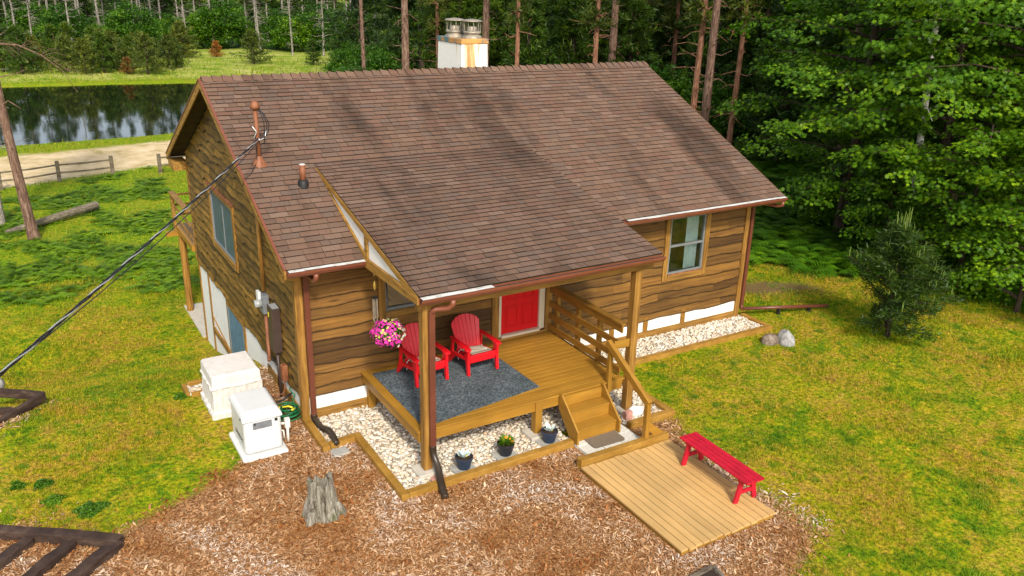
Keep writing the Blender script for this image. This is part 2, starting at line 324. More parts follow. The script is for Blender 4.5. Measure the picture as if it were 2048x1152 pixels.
# ground and grass share one colour recipe
def lawn_color(k, pos_scale=1.0):
    v = k.coord(); a = k.noise(v, .55, 4, .62, .4); b = k.noise(v, 4.2, 6, .80, .3); f = k.noise(v, 30, 3, .7)
    c = k.ramp(b, [(.32, (.045, .13, .003)), (.43, (.13, .215, .004)), (.53, (.27, .28, .004)), (.66, (.40, .29, .030))])
    a2 = k.noise(v, 1.25, 4, .7, .5); c = k.mix(1.0, c, k.ramp(a2, [(.34, (.42, .68, .5)), (.46, (.85, .95, .9)), (.58, (1.12, 1.05, 1.0)), (.70, (1.3, 1.12, 1.2))]), 'MULTIPLY')
    c = k.mix(k.ramp(a, [(.42, 0.0), (.60, .9)]), c, k.ramp(b, [(.34, (.13, .19, .004)), (.46, (.30, .26, .006)), (.56, (.36, .235, .035)), (.68, (.22, .13, .030))]))
    dist = k.n('SeparateXYZ'); k.set(dist.inputs[0], v)
    far = k.ramp(k.math('MULTIPLY', dist.outputs[1], .01), [(.10, 0.0), (.20, .6)])
    c = k.mix(far, c, k.ramp(b, [(.3, (.05, .16, .003)), (.5, (.14, .26, .005)), (.7, (.30, .33, .012))]))
    c = k.mix(1.0, c, k.ramp(k.noise(v, 13, 4, .75), [(.38, (.48, .50, .45)), (.5, (1, 1, 1)), (.61, (1.5, 1.32, 1.5))]), 'MULTIPLY')
    return c, f, b
k = NM('ground', .95, .1); c, f, b = lawn_color(k); c = k.mix(.6, c, k.mix(1.0, c, k.ramp(f, [(.3, .45), (.7, 1.45)]), 'MULTIPLY'))
nv = k.noise(k.coord(), 1.3, 4, .7); nz = k.math('MULTIPLY', k.math('SUBTRACT', nv, .5), 1.0)
fine = k.noise(k.coord(), 25, 4, .75)
def region(name, colr, soft=.25, wob=1.0, amt=1.0):
    global c
    e = k.math('ADD', k.attr(name), k.math('MULTIPLY', nz, wob)); mk = k.ramp(k.math('ADD', k.math('MULTIPLY', e, 1/soft), .5), [(0, 0.0), (1, amt)])
    c = k.mix(mk, c, colr)
region('meadow', k.ramp(k.noise(k.coord((1, 1, 1)), .35, 5, .7), [(.3, (.10, .20, .012)), (.45, (.22, .28, .03)), (.58, (.36, .36, .09)), (.75, (.42, .38, .14))]), 2, 3)
region('wild', k.ramp(fine, [(.3, (.012, .040, .004)), (.5, (.035, .085, .008)), (.7, (.07, .12, .015))]), .6, 1.5)
region('dirt', k.ramp(fine, [(.3, (.06, .035, .018)), (.5, (.14, .085, .045)), (.72, (.24, .16, .09))]), .5, 1.3, .85)
region('sand', k.ramp(k.noise(k.coord(), .9, 5, .75), [(.3, (.30, .26, .06)), (.42, (.50, .38, .20)), (.55, (.62, .48, .28)), (.7, (.70, .56, .36))]), .8, 2.2)
region('mulch', k.ramp(fine, [(.30, (.05, .022, .008)), (.48, (.26, .12, .04)), (.60, (.46, .25, .11)), (.75, (.56, .40, .25))]), .3, .5)
k.col(c); k.bump(k.math('ADD', fine, f), .6, .03); M['ground'] = k.m
k = NM('grass', .6, .2); c, f, b = lawn_color(k); c = k.mix(1.0, c, k.ramp(k.attr('rnd'), [(0, (.75, .85, .8)), (.6, (1.15, 1.25, 1.0)), (.86, (1.4, 1.4, 1.1)), (1, (2.1, 1.5, 1.7))]), 'MULTIPLY'); k.col(c)
out = k.t.nodes['Material Output']; tr = k.n('BsdfTranslucent'); k.set(tr.inputs[0], c); ms = k.n('MixShader'); ms.inputs[0].default_value = .3; k.t.links.new(k.b.outputs[0], ms.inputs[1]); k.t.links.new(tr.outputs[0], ms.inputs[2]); k.t.links.new(ms.outputs[0], out.inputs[0]); M['grass'] = k.m
k = NM('pond_water', .04, .5); k.col((.006, .010, .004)); k.b.inputs['IOR'].default_value = 1.33; k.bump(k.noise(k.coord((.35, 1, 1)), 1.6, 3), .035, .05); M['water'] = k.m
k = NM('rockgrey', .9, .2); k.col(k.ramp(k.noise(k.coord(), 9, 5, .7), [(.3, (.15, .145, .14)), (.5, (.28, .27, .255)), (.7, (.44, .43, .40))])); k.bump(k.noise(k.coord(), 25, 3), .5, .02); M['rockgrey'] = k.m
k = NM('rockbrown', .9, .2); k.col(k.ramp(k.noise(k.coord(), 9, 5, .7), [(.3, (.07, .05, .035)), (.5, (.15, .11, .08)), (.7, (.30, .25, .20))])); k.bump(k.noise(k.coord(), 25, 3), .5, .02); M['rockbrown'] = k.m
M['rockwhite'] = simple('rockwhite', (.78, .76, .70), .9, .1, 8, .4)
# ------------------------------------------------------------------ terrain
WATER_Z = -2.5
POND = [(-90, 47), (-30, 46.2), (-4, 45.2), (5, 45.6), (14, 49), (20, 57), (20, 68), (12, 75), (-4, 77), (-40, 80), (-90, 80)]
SAND = [(-60, 31), (-12, 32.2), (-4, 33.4), (1, 35.2), (5, 35.8), (10, 38), (14, 43), (9, 43.2), (3, 42.6), (-5, 41.5), (-20, 43), (-60, 43)]
MULCH = [(-1.36, -.93), (-3.42, -1.99), (-3.62, -2.02), (-4.95, -.98), (-7.5, .9), (-9, -14), (2.2, -12), (4.1, -7.7), (5.65, -6.95), (5.62, -3.9), (6.25, -3.15), (5.2, -2.9), (3.9, -2.9), (.75, -3), (.75, -.9), (0.05, -.9), (0.05, 2.6), (-.6, 2.6), (-.6, .6)]
MULCH2 = [(-7, 3.6), (-4.15, 3.45), (-5.2, 2.0), (-7, 2.0)]
WILD = [(13.2, 4.2), (14.6, 3.1), (16.0, .9), (18.2, -1.0), (17.6, -3.4), (19, -7), (90, -30), (260, 60), (200, 320), (70, 125), (54, 72), (30, 50), (12.5, 30), (12.5, 12)]
WILD2 = [(-60, 110), (20, 110), (45, 96), (60, 90), (120, 300), (-60, 300)]
DIRT = [(12.2, 2.2), (14.4, 1.2), (14.6, .3), (13.0, .7), (11.6, 1.4)]
MEADOW = [(-90, 80), (-6, 79), (12, 77), (24, 70), (34, 66), (60, 90), (45, 105), (20, 115), (-90, 110)]
def H(x, y):
    x = np.asarray(x, float); y = np.asarray(y, float)
    drop = sstep(2.0, 9.0, y)*(1-.85*sstep(9, 17, x)*(1-sstep(14, 40, y)))
    z = -1.9*drop-.45*sstep(10, 34, y)
    z = z-1.0*sstep(-.5, 4.0, sdf(POND, x, y))
    z = z+.35*sstep(0, 6, -sdf(POND, x, y))*sstep(60, 90, y)
    return z+(vnoise(x, y, 5.0)-.5)*.12*sstep(12, 22, np.hypot(x-4, y+2))+(vnoise(x, y, 1.7, 3)-.5)*.03
def hz(x, y): return float(H(x, y))
xs = np.concatenate([np.arange(-420, -60, 30), np.arange(-60, -9, 2.0), np.arange(-9, 24, .25), np.arange(24, 60, 1.5), np.arange(60, 640, 20.)])
ys = np.concatenate([np.arange(-60, -12, 4.0), np.arange(-12, 14, .25), np.arange(14, 90, .8), np.arange(90, 150, 3), np.arange(150, 720, 20.)])
X, Y = np.meshgrid(xs, ys); Z = H(X, Y); nx, ny = len(xs), len(ys)
ii = (np.arange(ny-1)[:, None]*nx+np.arange(nx-1)[None, :]).ravel()
g = idx_mesh('ground', np.stack([X, Y, Z], -1).reshape(-1, 3), np.stack([ii, ii+1, ii+nx+1, ii+nx], 1), M['ground'], smooth=True); tag(g, kind='structure')
for nme, fn in (('mulch', lambda: np.maximum(sdf(MULCH, X, Y), sdf(MULCH2, X, Y))), ('sand', lambda: sdf(SAND, X, Y)), ('wild', lambda: np.maximum(sdf(WILD, X, Y), sdf(WILD2, X, Y))), ('dirt', lambda: sdf(DIRT, X, Y)), ('meadow', lambda: sdf(MEADOW, X, Y))):
    a = g.data.attributes.new(nme, 'FLOAT', 'POINT'); a.data.foreach_set('value', np.clip(fn(), -20, 20).astype(np.float32).ravel())
pw = MB().add([(x, y, WATER_Z) for x, y in [(-88, 44), (22, 44), (22, 82), (-88, 82)]], [(0, 1, 2, 3)]).build('pond_water', M['water']); tag(pw, kind='structure')
# ------------------------------------------------------------------ cabin
W, D, YR, ZE, ZR, OV, OF = 10.894, 9.24, 4.62, 3.218, 5.70, .36, .704
SL = (ZR-ZE)/(YR+OF)
def zroof(y): return ZR-SL*abs(y-YR)
cabin = thing('cabin', 'brown live-edge wood cabin with shingled roof, covered porch and red door', 'house')
def piece(out, u, b, t, pos, db=.050, dt=.010, cut=False):
    n = len(u)
    for i in range(n-1):
        if t[i]-b[i] < .004 and t[i+1]-b[i+1] < .004: continue
        tA, tB = max(t[i], b[i]+.001), max(t[i+1], b[i+1]+.001)
        out['v'] += [pos(u[i], b[i], db), pos(u[i+1], b[i+1], db), pos(u[i+1], tB, dt), pos(u[i], tA, dt), pos(u[i], b[i], .0), pos(u[i+1], b[i+1], .0)]
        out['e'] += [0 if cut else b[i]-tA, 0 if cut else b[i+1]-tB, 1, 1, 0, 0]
        k0 = len(out['v'])-6; out['f'] += [(k0, k0+1, k0+2, k0+3), (k0+4, k0+5, k0+1, k0)]
def siding(name, mat, pos, u0, u1, z0, z1, exp, amp, opens, lim=None, seed=1, wavelen=.9):
    rs = random.Random(seed); mb = MB(); zc = z0; first = True
    prev = None; out = {'v': [], 'f': [], 'e': []}
    rows = []
    while zc < z1:
        e = exp*rs.uniform(.82, 1.2); ph = [rs.uniform(0, 6.28) for _ in range(4)]; A = amp*rs.uniform(.6, 1.4)
        rows.append((zc, ph, A)); zc += e
    def wav(r, u):
        zc, ph, A = r; s = 2*PI/wavelen
        return zc+A*(np.sin(u*s*.55+ph[0])+.6*np.sin(u*s*1.25+ph[1])+.35*np.sin(u*s*2.7+ph[2])+.3*np.maximum(0, np.sin(u*s*.9+ph[3]))**6*2)
    for i, r in enumerate(rows):
        ztop = (rows[i+1][0] if i+1 < len(rows) else r[0]+exp)
        cuts = [u0]; u = u0+rs.uniform(1.4, 4.2)
        while u < u1-.6: cuts.append(u); u += rs.uniform(1.6, 4.5)
        cuts.append(u1)
        for a, bb in zip(cuts[:-1], cuts[1:]):
            if a > u0: a += .003
            segs = [(a, bb, None)]
            for (oa, ob, za, zb) in opens:
                ns = []
                for (p, q, op) in segs:
                    if op or q <= oa or p >= ob: ns.append((p, q, op)); continue
                    if p < oa: ns.append((p, oa, None))
                    ns.append((max(p, oa), min(q, ob), (za, zb)))
                    if q > ob: ns.append((ob, q, None))
                segs = ns
            verts0 = len(out['v'])
            for (p, q, op) in segs:
                if q-p < .005: continue
                n = max(2, int((q-p)/.09)+1); uu = np.linspace(p, q, n); b = wav(r, uu)
                t = (wav(rows[i+1], uu) if i+1 < len(rows) else b+exp)+.02
                if lim is not None: L = np.array([lim(x) for x in uu]); t = np.minimum(t, L); b = np.minimum(b, L)
                if op is None: piece(out, uu, b, t, pos)
                else:
                    piece(out, uu, b, np.maximum(np.minimum(t, op[0]), b), pos); piece(out, uu, np.minimum(np.maximum(b, op[1]), t), t, pos)
    # merge coincident vertices so that every board is one island
    vm = {}; vv = []; mp = []; ev = []
    for p, e_ in zip(out['v'], out['e']):
        key = (round(p[0], 4), round(p[1], 4), round(p[2], 4))
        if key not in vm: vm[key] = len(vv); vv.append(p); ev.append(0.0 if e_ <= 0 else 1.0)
        mp.append(vm[key])
    ff = []
    for f in out['f']:
        g_ = [mp[i] for i in f]; g2 = []
        for i in g_:
            if i not in g2: g2.append(i)
        if len(g2) > 2: ff.append(tuple(g2))
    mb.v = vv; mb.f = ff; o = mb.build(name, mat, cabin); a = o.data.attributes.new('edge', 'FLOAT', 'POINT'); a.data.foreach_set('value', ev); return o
DOOR = (4.06, 5.18, .80, 2.95); WINP = (1.62, 2.95, 1.90, 3.0); WINR = (8.47, 9.53, 1.50, 2.86)
fpos = lambda u, z, d: (u, -d, z)
lpos = lambda u, z, d: (-d, D-u, z)
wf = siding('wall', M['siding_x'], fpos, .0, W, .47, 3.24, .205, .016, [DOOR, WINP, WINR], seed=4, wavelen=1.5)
wf['label'] = 'front wall of wavy brown live-edge boards'
LW = (4.34, 6.50, 1.72, 2.98)    # left wall window in y
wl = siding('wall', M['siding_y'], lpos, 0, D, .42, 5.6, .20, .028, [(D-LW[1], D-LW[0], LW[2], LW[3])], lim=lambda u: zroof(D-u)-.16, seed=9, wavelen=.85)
wl['label'] = 'left gable wall of rough wavy boards with dark knots'
def backing(name, mat, opens, u0, u1, z0, z1, pos, depth):
    us = sorted({u0, u1, *[o[0] for o in opens], *[o[1] for o in opens]}); zs = sorted({z0, z1, *[o[2] for o in opens], *[o[3] for o in opens]}); mb = MB()
    for a, b in zip(us[:-1], us[1:]):
        for c_, d_ in zip(zs[:-1], zs[1:]):
            if any(o[0] <= a < o[1] and o[2] <= c_ < o[3] for o in opens): continue
            mb.add([pos(a, c_, 0), pos(b, c_, 0), pos(b, d_, 0), pos(a, d_, 0)], [(0, 1, 2, 3)])
    return mb
bm_ = backing('', None, [DOOR, WINP, WINR], 0.004, W-.004, -.3, 3.22, lambda u, z, d: (u, .006, z), 0)
mb2 = backing('', None, [(LW[0], LW[1], LW[2], LW[3])], 0.01, D-.01, -2.2, 3.2, lambda u, z, d: (.004, u, z), 0)
bm_.add(mb2.v, mb2.f)
bm_.add([(.004, .2, 3.2), (.004, D-.2, 3.2), (.004, YR, ZR-.25)], [(0, 1, 2)])
bm_.add([(W, 0, -.3), (W, D, -.3), (W, D, 3.2), (W, YR, ZR-.2), (W, 0, 3.2)], [(0, 1, 2, 3, 4)]).add([(0, D, -2.3), (W, D, -2.3), (W, D, 3.2), (0, D, 3.2)], [(0, 1, 2, 3)])
bm_.build('wall_core', M['soffit'], cabin)
# stucco base with wavy top hidden behind the lowest board, base boards and dividers
MB().box((0.01, -.018, .0), (W-.01, .0, .6)).build('foundation_panel', M['stucco'], cabin)
MB().box((-.012, .02, -2.3), (.002, D-.15, .58)).build('foundation_panel', M['stucco'], cabin)
mb = MB().box((.15, -.05, -.05), (W-.02, -.018, .21)); mb.build('base_board', M['trim_x'], cabin, bevel=.004)
mb = MB()
for x in (1.42, 6.0, 6.95, 7.92, 9.05): mb.box((x, -.042, .212), (x+.13, -.018, .56))
mb.each('divider_board', M['rail_wood'], cabin, bevel=.003)
mb = MB().box((-.04, .12, -.02), (-.012, 2.4, .17)); mb.build('base_board', M['trim_y'], cabin, bevel=.004)
mb = MB()
for y, z0 in ((8.98, -1.9), (7.85, -1.85), (5.85, -1.6), (4.22, -1.2)): mb.box((-.04, y, z0), (-.012, y+.11, .52))
mb.prism([(8.0, .52-1.25), (7.86, .52-1.25), (5.9, -1.05), (6.04, -1.05)], lambda u, v_, w_: (w_, u, v_), -.036, -.012)
mb.box((-.06, 5.9, -1.16), (-.012, 7.85, -1.02))
mb.box((-.046, 4.33, .27), (-.012, 5.85, .40))
mb.each('timber_frame', M['trim_z'], cabin, bevel=.003)
# corner boards
mb = MB().box((-.07, -.072, -.04), (.07, .0, 3.22)).box((-.068, .0, -.04), (.0, .09, 3.1)); mb.each('corner_board', M['trim_z'], cabin, bevel=.006)
mb = MB().box((W-.10, -.072, -.02), (W+.03, -.0, 3.22)); mb.each('corner_board', M['trim_z'], cabin, bevel=.006)
mb = MB().box((-.05, D-.1, .4), (.0, D+.02, 3.1)); mb.each('corner_board', M['trim_z'], cabin, bevel=.006)
# niches behind openings
def niche(a, b, c_, d_, pos, depth, mat, shadev=None):
    p = [pos(a, c_, -depth), pos(b, c_, -depth), pos(b, d_, -depth), pos(a, d_, -depth)]; q = [pos(a, c_, -.008), pos(b, c_, -.008), pos(b, d_, -.008), pos(a, d_, -.008)]
    return MB().add(p+q, [(0, 1, 2, 3), (0, 4, 5, 1), (1, 5, 6, 2), (2, 6, 7, 3), (3, 7, 4, 0)])
def window(pos, a, b, c_, d_, tmat, tmat2, fmat, inner, trim=.13, split='h', label=None, sill=True):
    t = .07; fw = .045 if split == 'h' else .03; mb = MB()
    mb.box(pos(a, c_, -.02), pos(a+fw, d_, .05)); mb.box(pos(b-fw, c_, -.02), pos(b, d_, .05)); mb.box(pos(a+fw, c_, -.02), pos(b-fw, c_+fw*1.3, .052)); mb.box(pos(a+fw, d_-fw, -.02), pos(b-fw, d_, .052))
    if split == 'h': zm = (c_+d_)/2; mb.box(pos(a+fw, zm-.025, -.02), pos(b-fw, zm+.025, .045))
    else: um = (a+b)/2; mb.box(pos(um-.014, c_+fw, -.02), pos(um+.014, d_-fw, .03))
    f = mb.build('window', fmat, cabin, bevel=.003)
    if label: f['label'] = label
    MB().box(pos(a-trim, c_-trim*1.0, .012), pos(a-.001, d_+.10, t)).box(pos(b+.001, c_-trim*1.0, .012), pos(b+trim, d_+.10, t)).each('trim_board', tmat, f, bevel=.005)
    MB().box(pos(a+.001, c_-trim, .012), pos(b-.001, c_-.002, t+.012)).box(pos(a+.001, d_+.001, .012), pos(b-.001, d_+.10, t+.004)).each('trim_board', tmat2, f, bevel=.004)
    p = [pos(a+fw, c_+fw, .012), pos(b-fw, c_+fw, .012), pos(b-fw, d_-fw, .012), pos(a+fw, d_-fw, .012)]
    MB().add(p, [(0, 1, 2, 3) if split == 'h' else (3, 2, 1, 0)]).build('pane', M['glass'] if split == 'h' else M['glass_soft'], f)
    niche(a, b, c_, d_, pos, .8 if inner is None else .03, M['interior'] if inner is None else inner).build('interior', M['interior'] if inner is None else inner, f)
    return f
fr = window(fpos, WINR[0], WINR[1], WINR[2], WINR[3], M['trim_z'], M['trim_x'], M['frame_grey'], None, label='tall sash window on the front wall right of the porch')
MB().box((WINR[0]+.02, -.075, WINR[2]-.002), (WINR[1]-.02, -.05, WINR[2]+.025)).build('sill_strip', M['rustpipe'], fr)
mb = MB()
for i in range(9):   # curtain folds at the right and a slim one at the left
    x = 9.10+i*.045; mb.add([(x, .12+.03*(i % 2), 1.52), (x+.045, .12+.03*((i+1) % 2), 1.52), (x+.045, .12+.03*((i+1) % 2), 2.85), (x, .12+.03*(i % 2), 2.85)], [(0, 1, 2, 3)])
for i in range(4):
    x = 8.5+i*.04; mb.add([(x, .12+.03*(i % 2), 1.52), (x+.04, .12+.03*((i+1) % 2), 1.52), (x+.07, .12+.03*((i+1) % 2), 2.2), (x+.02, .12+.03*(i % 2), 2.2)], [(0, 1, 2, 3)])
mb.build('curtain', M['curtain'], fr)
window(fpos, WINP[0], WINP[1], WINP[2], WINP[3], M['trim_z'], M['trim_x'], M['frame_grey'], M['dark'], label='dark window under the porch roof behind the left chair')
lwin = window(lambda u, z, d: (-d, u, z), LW[0], LW[1], LW[2], LW[3], M['trim_z'], M['trim_y'], M['frame_grey'], M['blind'], split='v', label='blue-grey double window on the left gable wall')
MB().box((-.10, LW[0]-.15, LW[3]+.10), (-.012, LW[1]+.15, LW[3]+.15)).build('drip_cap', M['rustpipe'], lwin)
# basement window (flush on the stucco)
bw = MB().box((-.03, 4.36, -1.1), (-.014, 5.80, .25)).build('basement_window', M['blind'], cabin)
MB().box((-.05, 4.33, -1.14), (-.014, 4.36, .268)).box((-.05, 5.80, -1.14), (-.014, 5.85, .268)).build('frame', M['frame_grey'], bw)
# door
dr = MB().box((4.13, -.004, .90), (5.04, .04, 2.92)).build('door', M['doorred'], cabin, bevel=.003); dr['label'] = 'bright red front door under the porch'
mb = MB()
for (a, b, c_, d_) in ((4.25, 4.53, 1.02, 1.5), (4.64, 4.92, 1.02, 1.5), (4.25, 4.53, 1.62, 2.35), (4.64, 4.92, 1.62, 2.35), (4.25, 4.53, 2.47, 2.8), (4.64, 4.92, 2.47, 2.8)):
    mb.box((a, -.020, c_), (b, -.004, c_+.022)).box((a, -.020, d_-.022), (b, -.004, d_)).box((a, -.020, c_+.022), (a+.022, -.004, d_-.022)).box((b-.022, -.020, c_+.022), (b, -.004, d_-.022)).box((a+.05, -.016, c_+.05), (b-.05, -.004, d_-.05))
mb.build('door_panel', M['doorred'], dr, bevel=.004)
MB().tube([(4.20, -.02, 1.92), (4.20, -.07, 1.92)], .022, 10).tube([(4.20, -.07, 1.92), (4.30, -.075, 1.915)], .013, 8).tube([(4.20, -.02, 2.06), (4.20, -.04, 2.06)], .03, 12).build('handle', M['blackmetal'], dr, smooth=False)
MB().box((4.06, -.05, .86), (4.125, .03, 2.95)).box((5.045, -.05, .86), (5.11, .03, 2.95)).box((5.11, -.035, .86), (5.18, .03, 2.95)).box((4.125, -.09, .84), (5.045, .02, .893)).build('frame', M['frame_white'], dr, bevel=.003)
MB().box((3.90, -.075, .79), (4.058, -.01, 3.05)).box((5.182, -.075, .79), (5.34, -.01, 3.05)).each('trim', M['trim_z'], dr, bevel=.004)
MB().box((4.06, -.072, .775), (5.18, -.01, .838)).build('sill', M['trim_x'], dr, bevel=.004)
# ---- roofs
def shingles(name, O, U, V, width, length, parent, exp=.145, rs=None, lim=None):
    rs = rs or random.Random(3); O = np.array(O, float); U = np.array(U, float); V = np.array(V, float); Nn = np.cross(U, V); verts = []; rr = []
    rows = int(math.ceil(length/exp))
    for r in range(rows):
        v0 = r*exp-(0.02 if r == 0 else 0); v1 = min((r+1)*exp+.02, length); x = -rs.uniform(0, .3); 
        rowj = rs.uniform(-.003, .003)
        while x < width:
            wd = rs.choice((.165, .22, .33, .33)); a = max(x, 0); b = min(x+wd-.006, width); x += wd
            if b-a < .01: continue
            th = .020+rs.uniform(-.002, .006); j = rs.uniform(-.004, .004)+rowj; q = .05+.95*rs.random()
            A = O+U*a+V*(v0+j)+Nn*th; B = O+U*b+V*(v0+j)+Nn*th; Cc = O+U*b+V*v1+Nn*.003; Dd = O+U*a+V*v1+Nn*.003
            A0 = A-Nn*(th+.004); B0 = B-Nn*(th+.004)
            verts += [A, B, Cc, Dd, A0, B0, B, A, A0, A, Dd, O+U*a+V*v1-Nn*.004, B, B0, O+U*b+V*v1-Nn*.004, Cc]; rr += [q, 0, 0, 0]
    return soup(name, verts, 4, M['shingles'], parent, rr)
X0, X1 = -OV, W+OV
cs = 1/math.hypot(1, SL); V1 = (0, cs, SL*cs); Lm = math.hypot(YR+OF, ZR-ZE)
rf = MB()
TH = .10
rf.add([(X0, -OF, ZE-.005), (X1, -OF, ZE-.005), (X1, YR, ZR-.005), (X0, YR, ZR-.005), (X1, D+OF, ZE-.005), (X0, D+OF, ZE-.005),
        (X0+.03, -OF+.02, ZE-TH), (X1-.03, -OF+.02, ZE-TH), (X1-.03, YR, ZR-TH-.02), (X0+.03, YR, ZR-TH-.02), (X1-.03, D+OF-.02, ZE-TH), (X0+.03, D+OF-.02, ZE-TH)],
       [(0, 1, 2, 3), (3, 2, 4, 5), (7, 6, 9, 8), (8, 9, 11, 10)])
roof = rf.build('roof', M['soffit'], cabin); roof['label'] = 'main gable roof of brown asphalt shingles with dark streaks'
shingles('shingles', (X0, -OF, ZE), (1, 0, 0), V1, X1-X0, Lm, roof)
shingles('shingles', (X1, D+OF, ZE), (-1, 0, 0), (0, -cs, SL*cs), X1-X0, Lm, roof, exp=.5)
# ridge caps
mb = MB(); x = X0+.02; rs = random.Random(5); vv = []; rr = []
while x < X1-.05:
    l = .205; x2 = min(x+l, X1); hgt = .042; lo = .012; dy = .15
    a = [(x, YR-dy, ZR+hgt-.01-dy*SL), (x2+.03, YR-dy, ZR+lo-dy*SL), (x2+.03, YR, ZR+lo+.02), (x, YR, ZR+hgt+.03)]
    b = [(x, YR, ZR+hgt+.03), (x2+.03, YR, ZR+lo+.02), (x2+.03, YR+dy, ZR+lo-dy*SL), (x, YR+dy, ZR+hgt-.01-dy*SL)]
    c_ = [(x, YR-dy, ZR-.02-dy*SL), (x, YR-dy, ZR+hgt-.01-dy*SL), (x, YR, ZR+hgt+.03), (x, YR, ZR)]; e_ = [(x, YR-dy, ZR-.02-dy*SL), (x2, YR-dy, ZR-.02-dy*SL), (x2, YR-dy, ZR+lo-dy*SL), (x, YR-dy, ZR+hgt-.01-dy*SL)]
    vv += a+b+c_+e_; q = .1+.9*rs.random(); rr += [q, q, 0, 0]; x += l
soup('ridge_cap', vv, 4, M['shingles'], roof, rr)
# rakes: fascia boards and eave returns
mb = MB()
for xx in (X0-.03, X1+.005):
    for (ya, yb) in ((-OF-.0, YR), (D+OF, YR)):
        za, zb = ZE, ZR
        mb.prism([(ya, za-.012), (ya, za-.16), (yb, zb-.19), (yb, zb-.012)], lambda u, v_, w_: (w_, u, v_), xx, xx+.028)
mb.each('rake_board', M['trim_y'], roof)
mb = MB()
for (ya, yb) in ((-OF-.0, YR), (D+OF, YR)):
    mb.prism([(ya, ZE+.016), (ya, ZE-.010), (yb, ZR-.010), (yb, ZR+.016)], lambda u, v_, w_: (w_, u, v_), X0-.045, X0-.001)
mb.each('drip_edge', M['gutter'], roof)
mb = MB().box((X0, D, ZE-.34), (-.002, D+OF, ZE-.11)).build('eave_return', M['trim_y'], roof)
MB().box((-.32, -.28, 2.86), (-.02, -.10, 3.00)).build('lookout_block', M['trim_y'], roof, bevel=.004)
MB().box((X0+.05, -OF+.03, ZE-.16), (X1-.05, 0.0, ZE-.13)).build('soffit', M['soffit'], roof)
def gutter(x0, x1, y, z, label, guards, seed):
    mb = MB(); pr = [(.0, 0), (.0, -.10), (-.075, -.10), (-.115, -.045), (-.125, .0), (-.112, .0), (-.104, -.04), (-.068, -.088), (-.010, -.088), (-.010, 0)]
    mb.prism([(a, b) for a, b in pr], lambda u, v_, w_: (w_, y+u, z-.02+v_), x0, x1)
    gt = mb.build('gutter', M['gutter'], cabin); gt['label'] = label
    MB().add([(x0+.01, y-.10, z-.045), (x1-.01, y-.10, z-.045), (x1-.01, y-.012, z-.045), (x0+.01, y-.012, z-.045)], [(0, 1, 2, 3)]).build('gutter_debris', M['gutter_dark'], gt)
    rs = random.Random(seed)
    for (a, b) in guards:
        mb = MB()
        n = max(1, int((b-a)/.25)); 
        for i in range(n):
            p, q = a+(b-a)*i/n, a+(b-a)*(i+1)/n; j = rs.uniform(-.004, .004)
            mb.add([(p, y-.118, z-.012+j), (q, y-.118, z-.012+j), (q, y-.002, z-.004), (p, y-.002, z-.004)], [(0, 1, 2, 3)])
        mb.build('gutter_guard', M['guard'], gt); return gt
k = NM('guard', .8, .3); f = k.noise(k.coord((1, 1, 1)), 7, 5, .75); k.col(k.ramp(f, [(.22, (.10, .085, .06)), (.36, (.42, .40, .35)), (.6, (.66, .64, .60))])); M['guard'] = k.m
PX1, PX2, PY, PZ, PA, PAZ = 1.0, 5.732, -2.887, 3.252, 1.776, 4.375
gutter(X0, PX1, -OF, ZE, 'short gutter above the left front corner', [(X0+.02, PX1-.02)], 1)
gutter(PX2+.05, X1, -OF, ZE, 'gutter along the right part of the main eave', [(PX2+.9, X1-.02)], 2)
gutter(PX1, PX2, PY, PZ, 'gutter along the porch roof edge with pieces of guard missing', [(PX1+.02, 2.25), (3.10, 3.62), (4.05, 4.62), (5.22, PX2-.02)], 3)
MB().box((PX1+.0, -OF-.0, ZE-.13), (X0, -OF+.02, ZE-.012)).box((PX2+.05, -OF, ZE-.13), (X1, -OF+.02, ZE-.012)).each('fascia_board', M['trim_x'], roof)
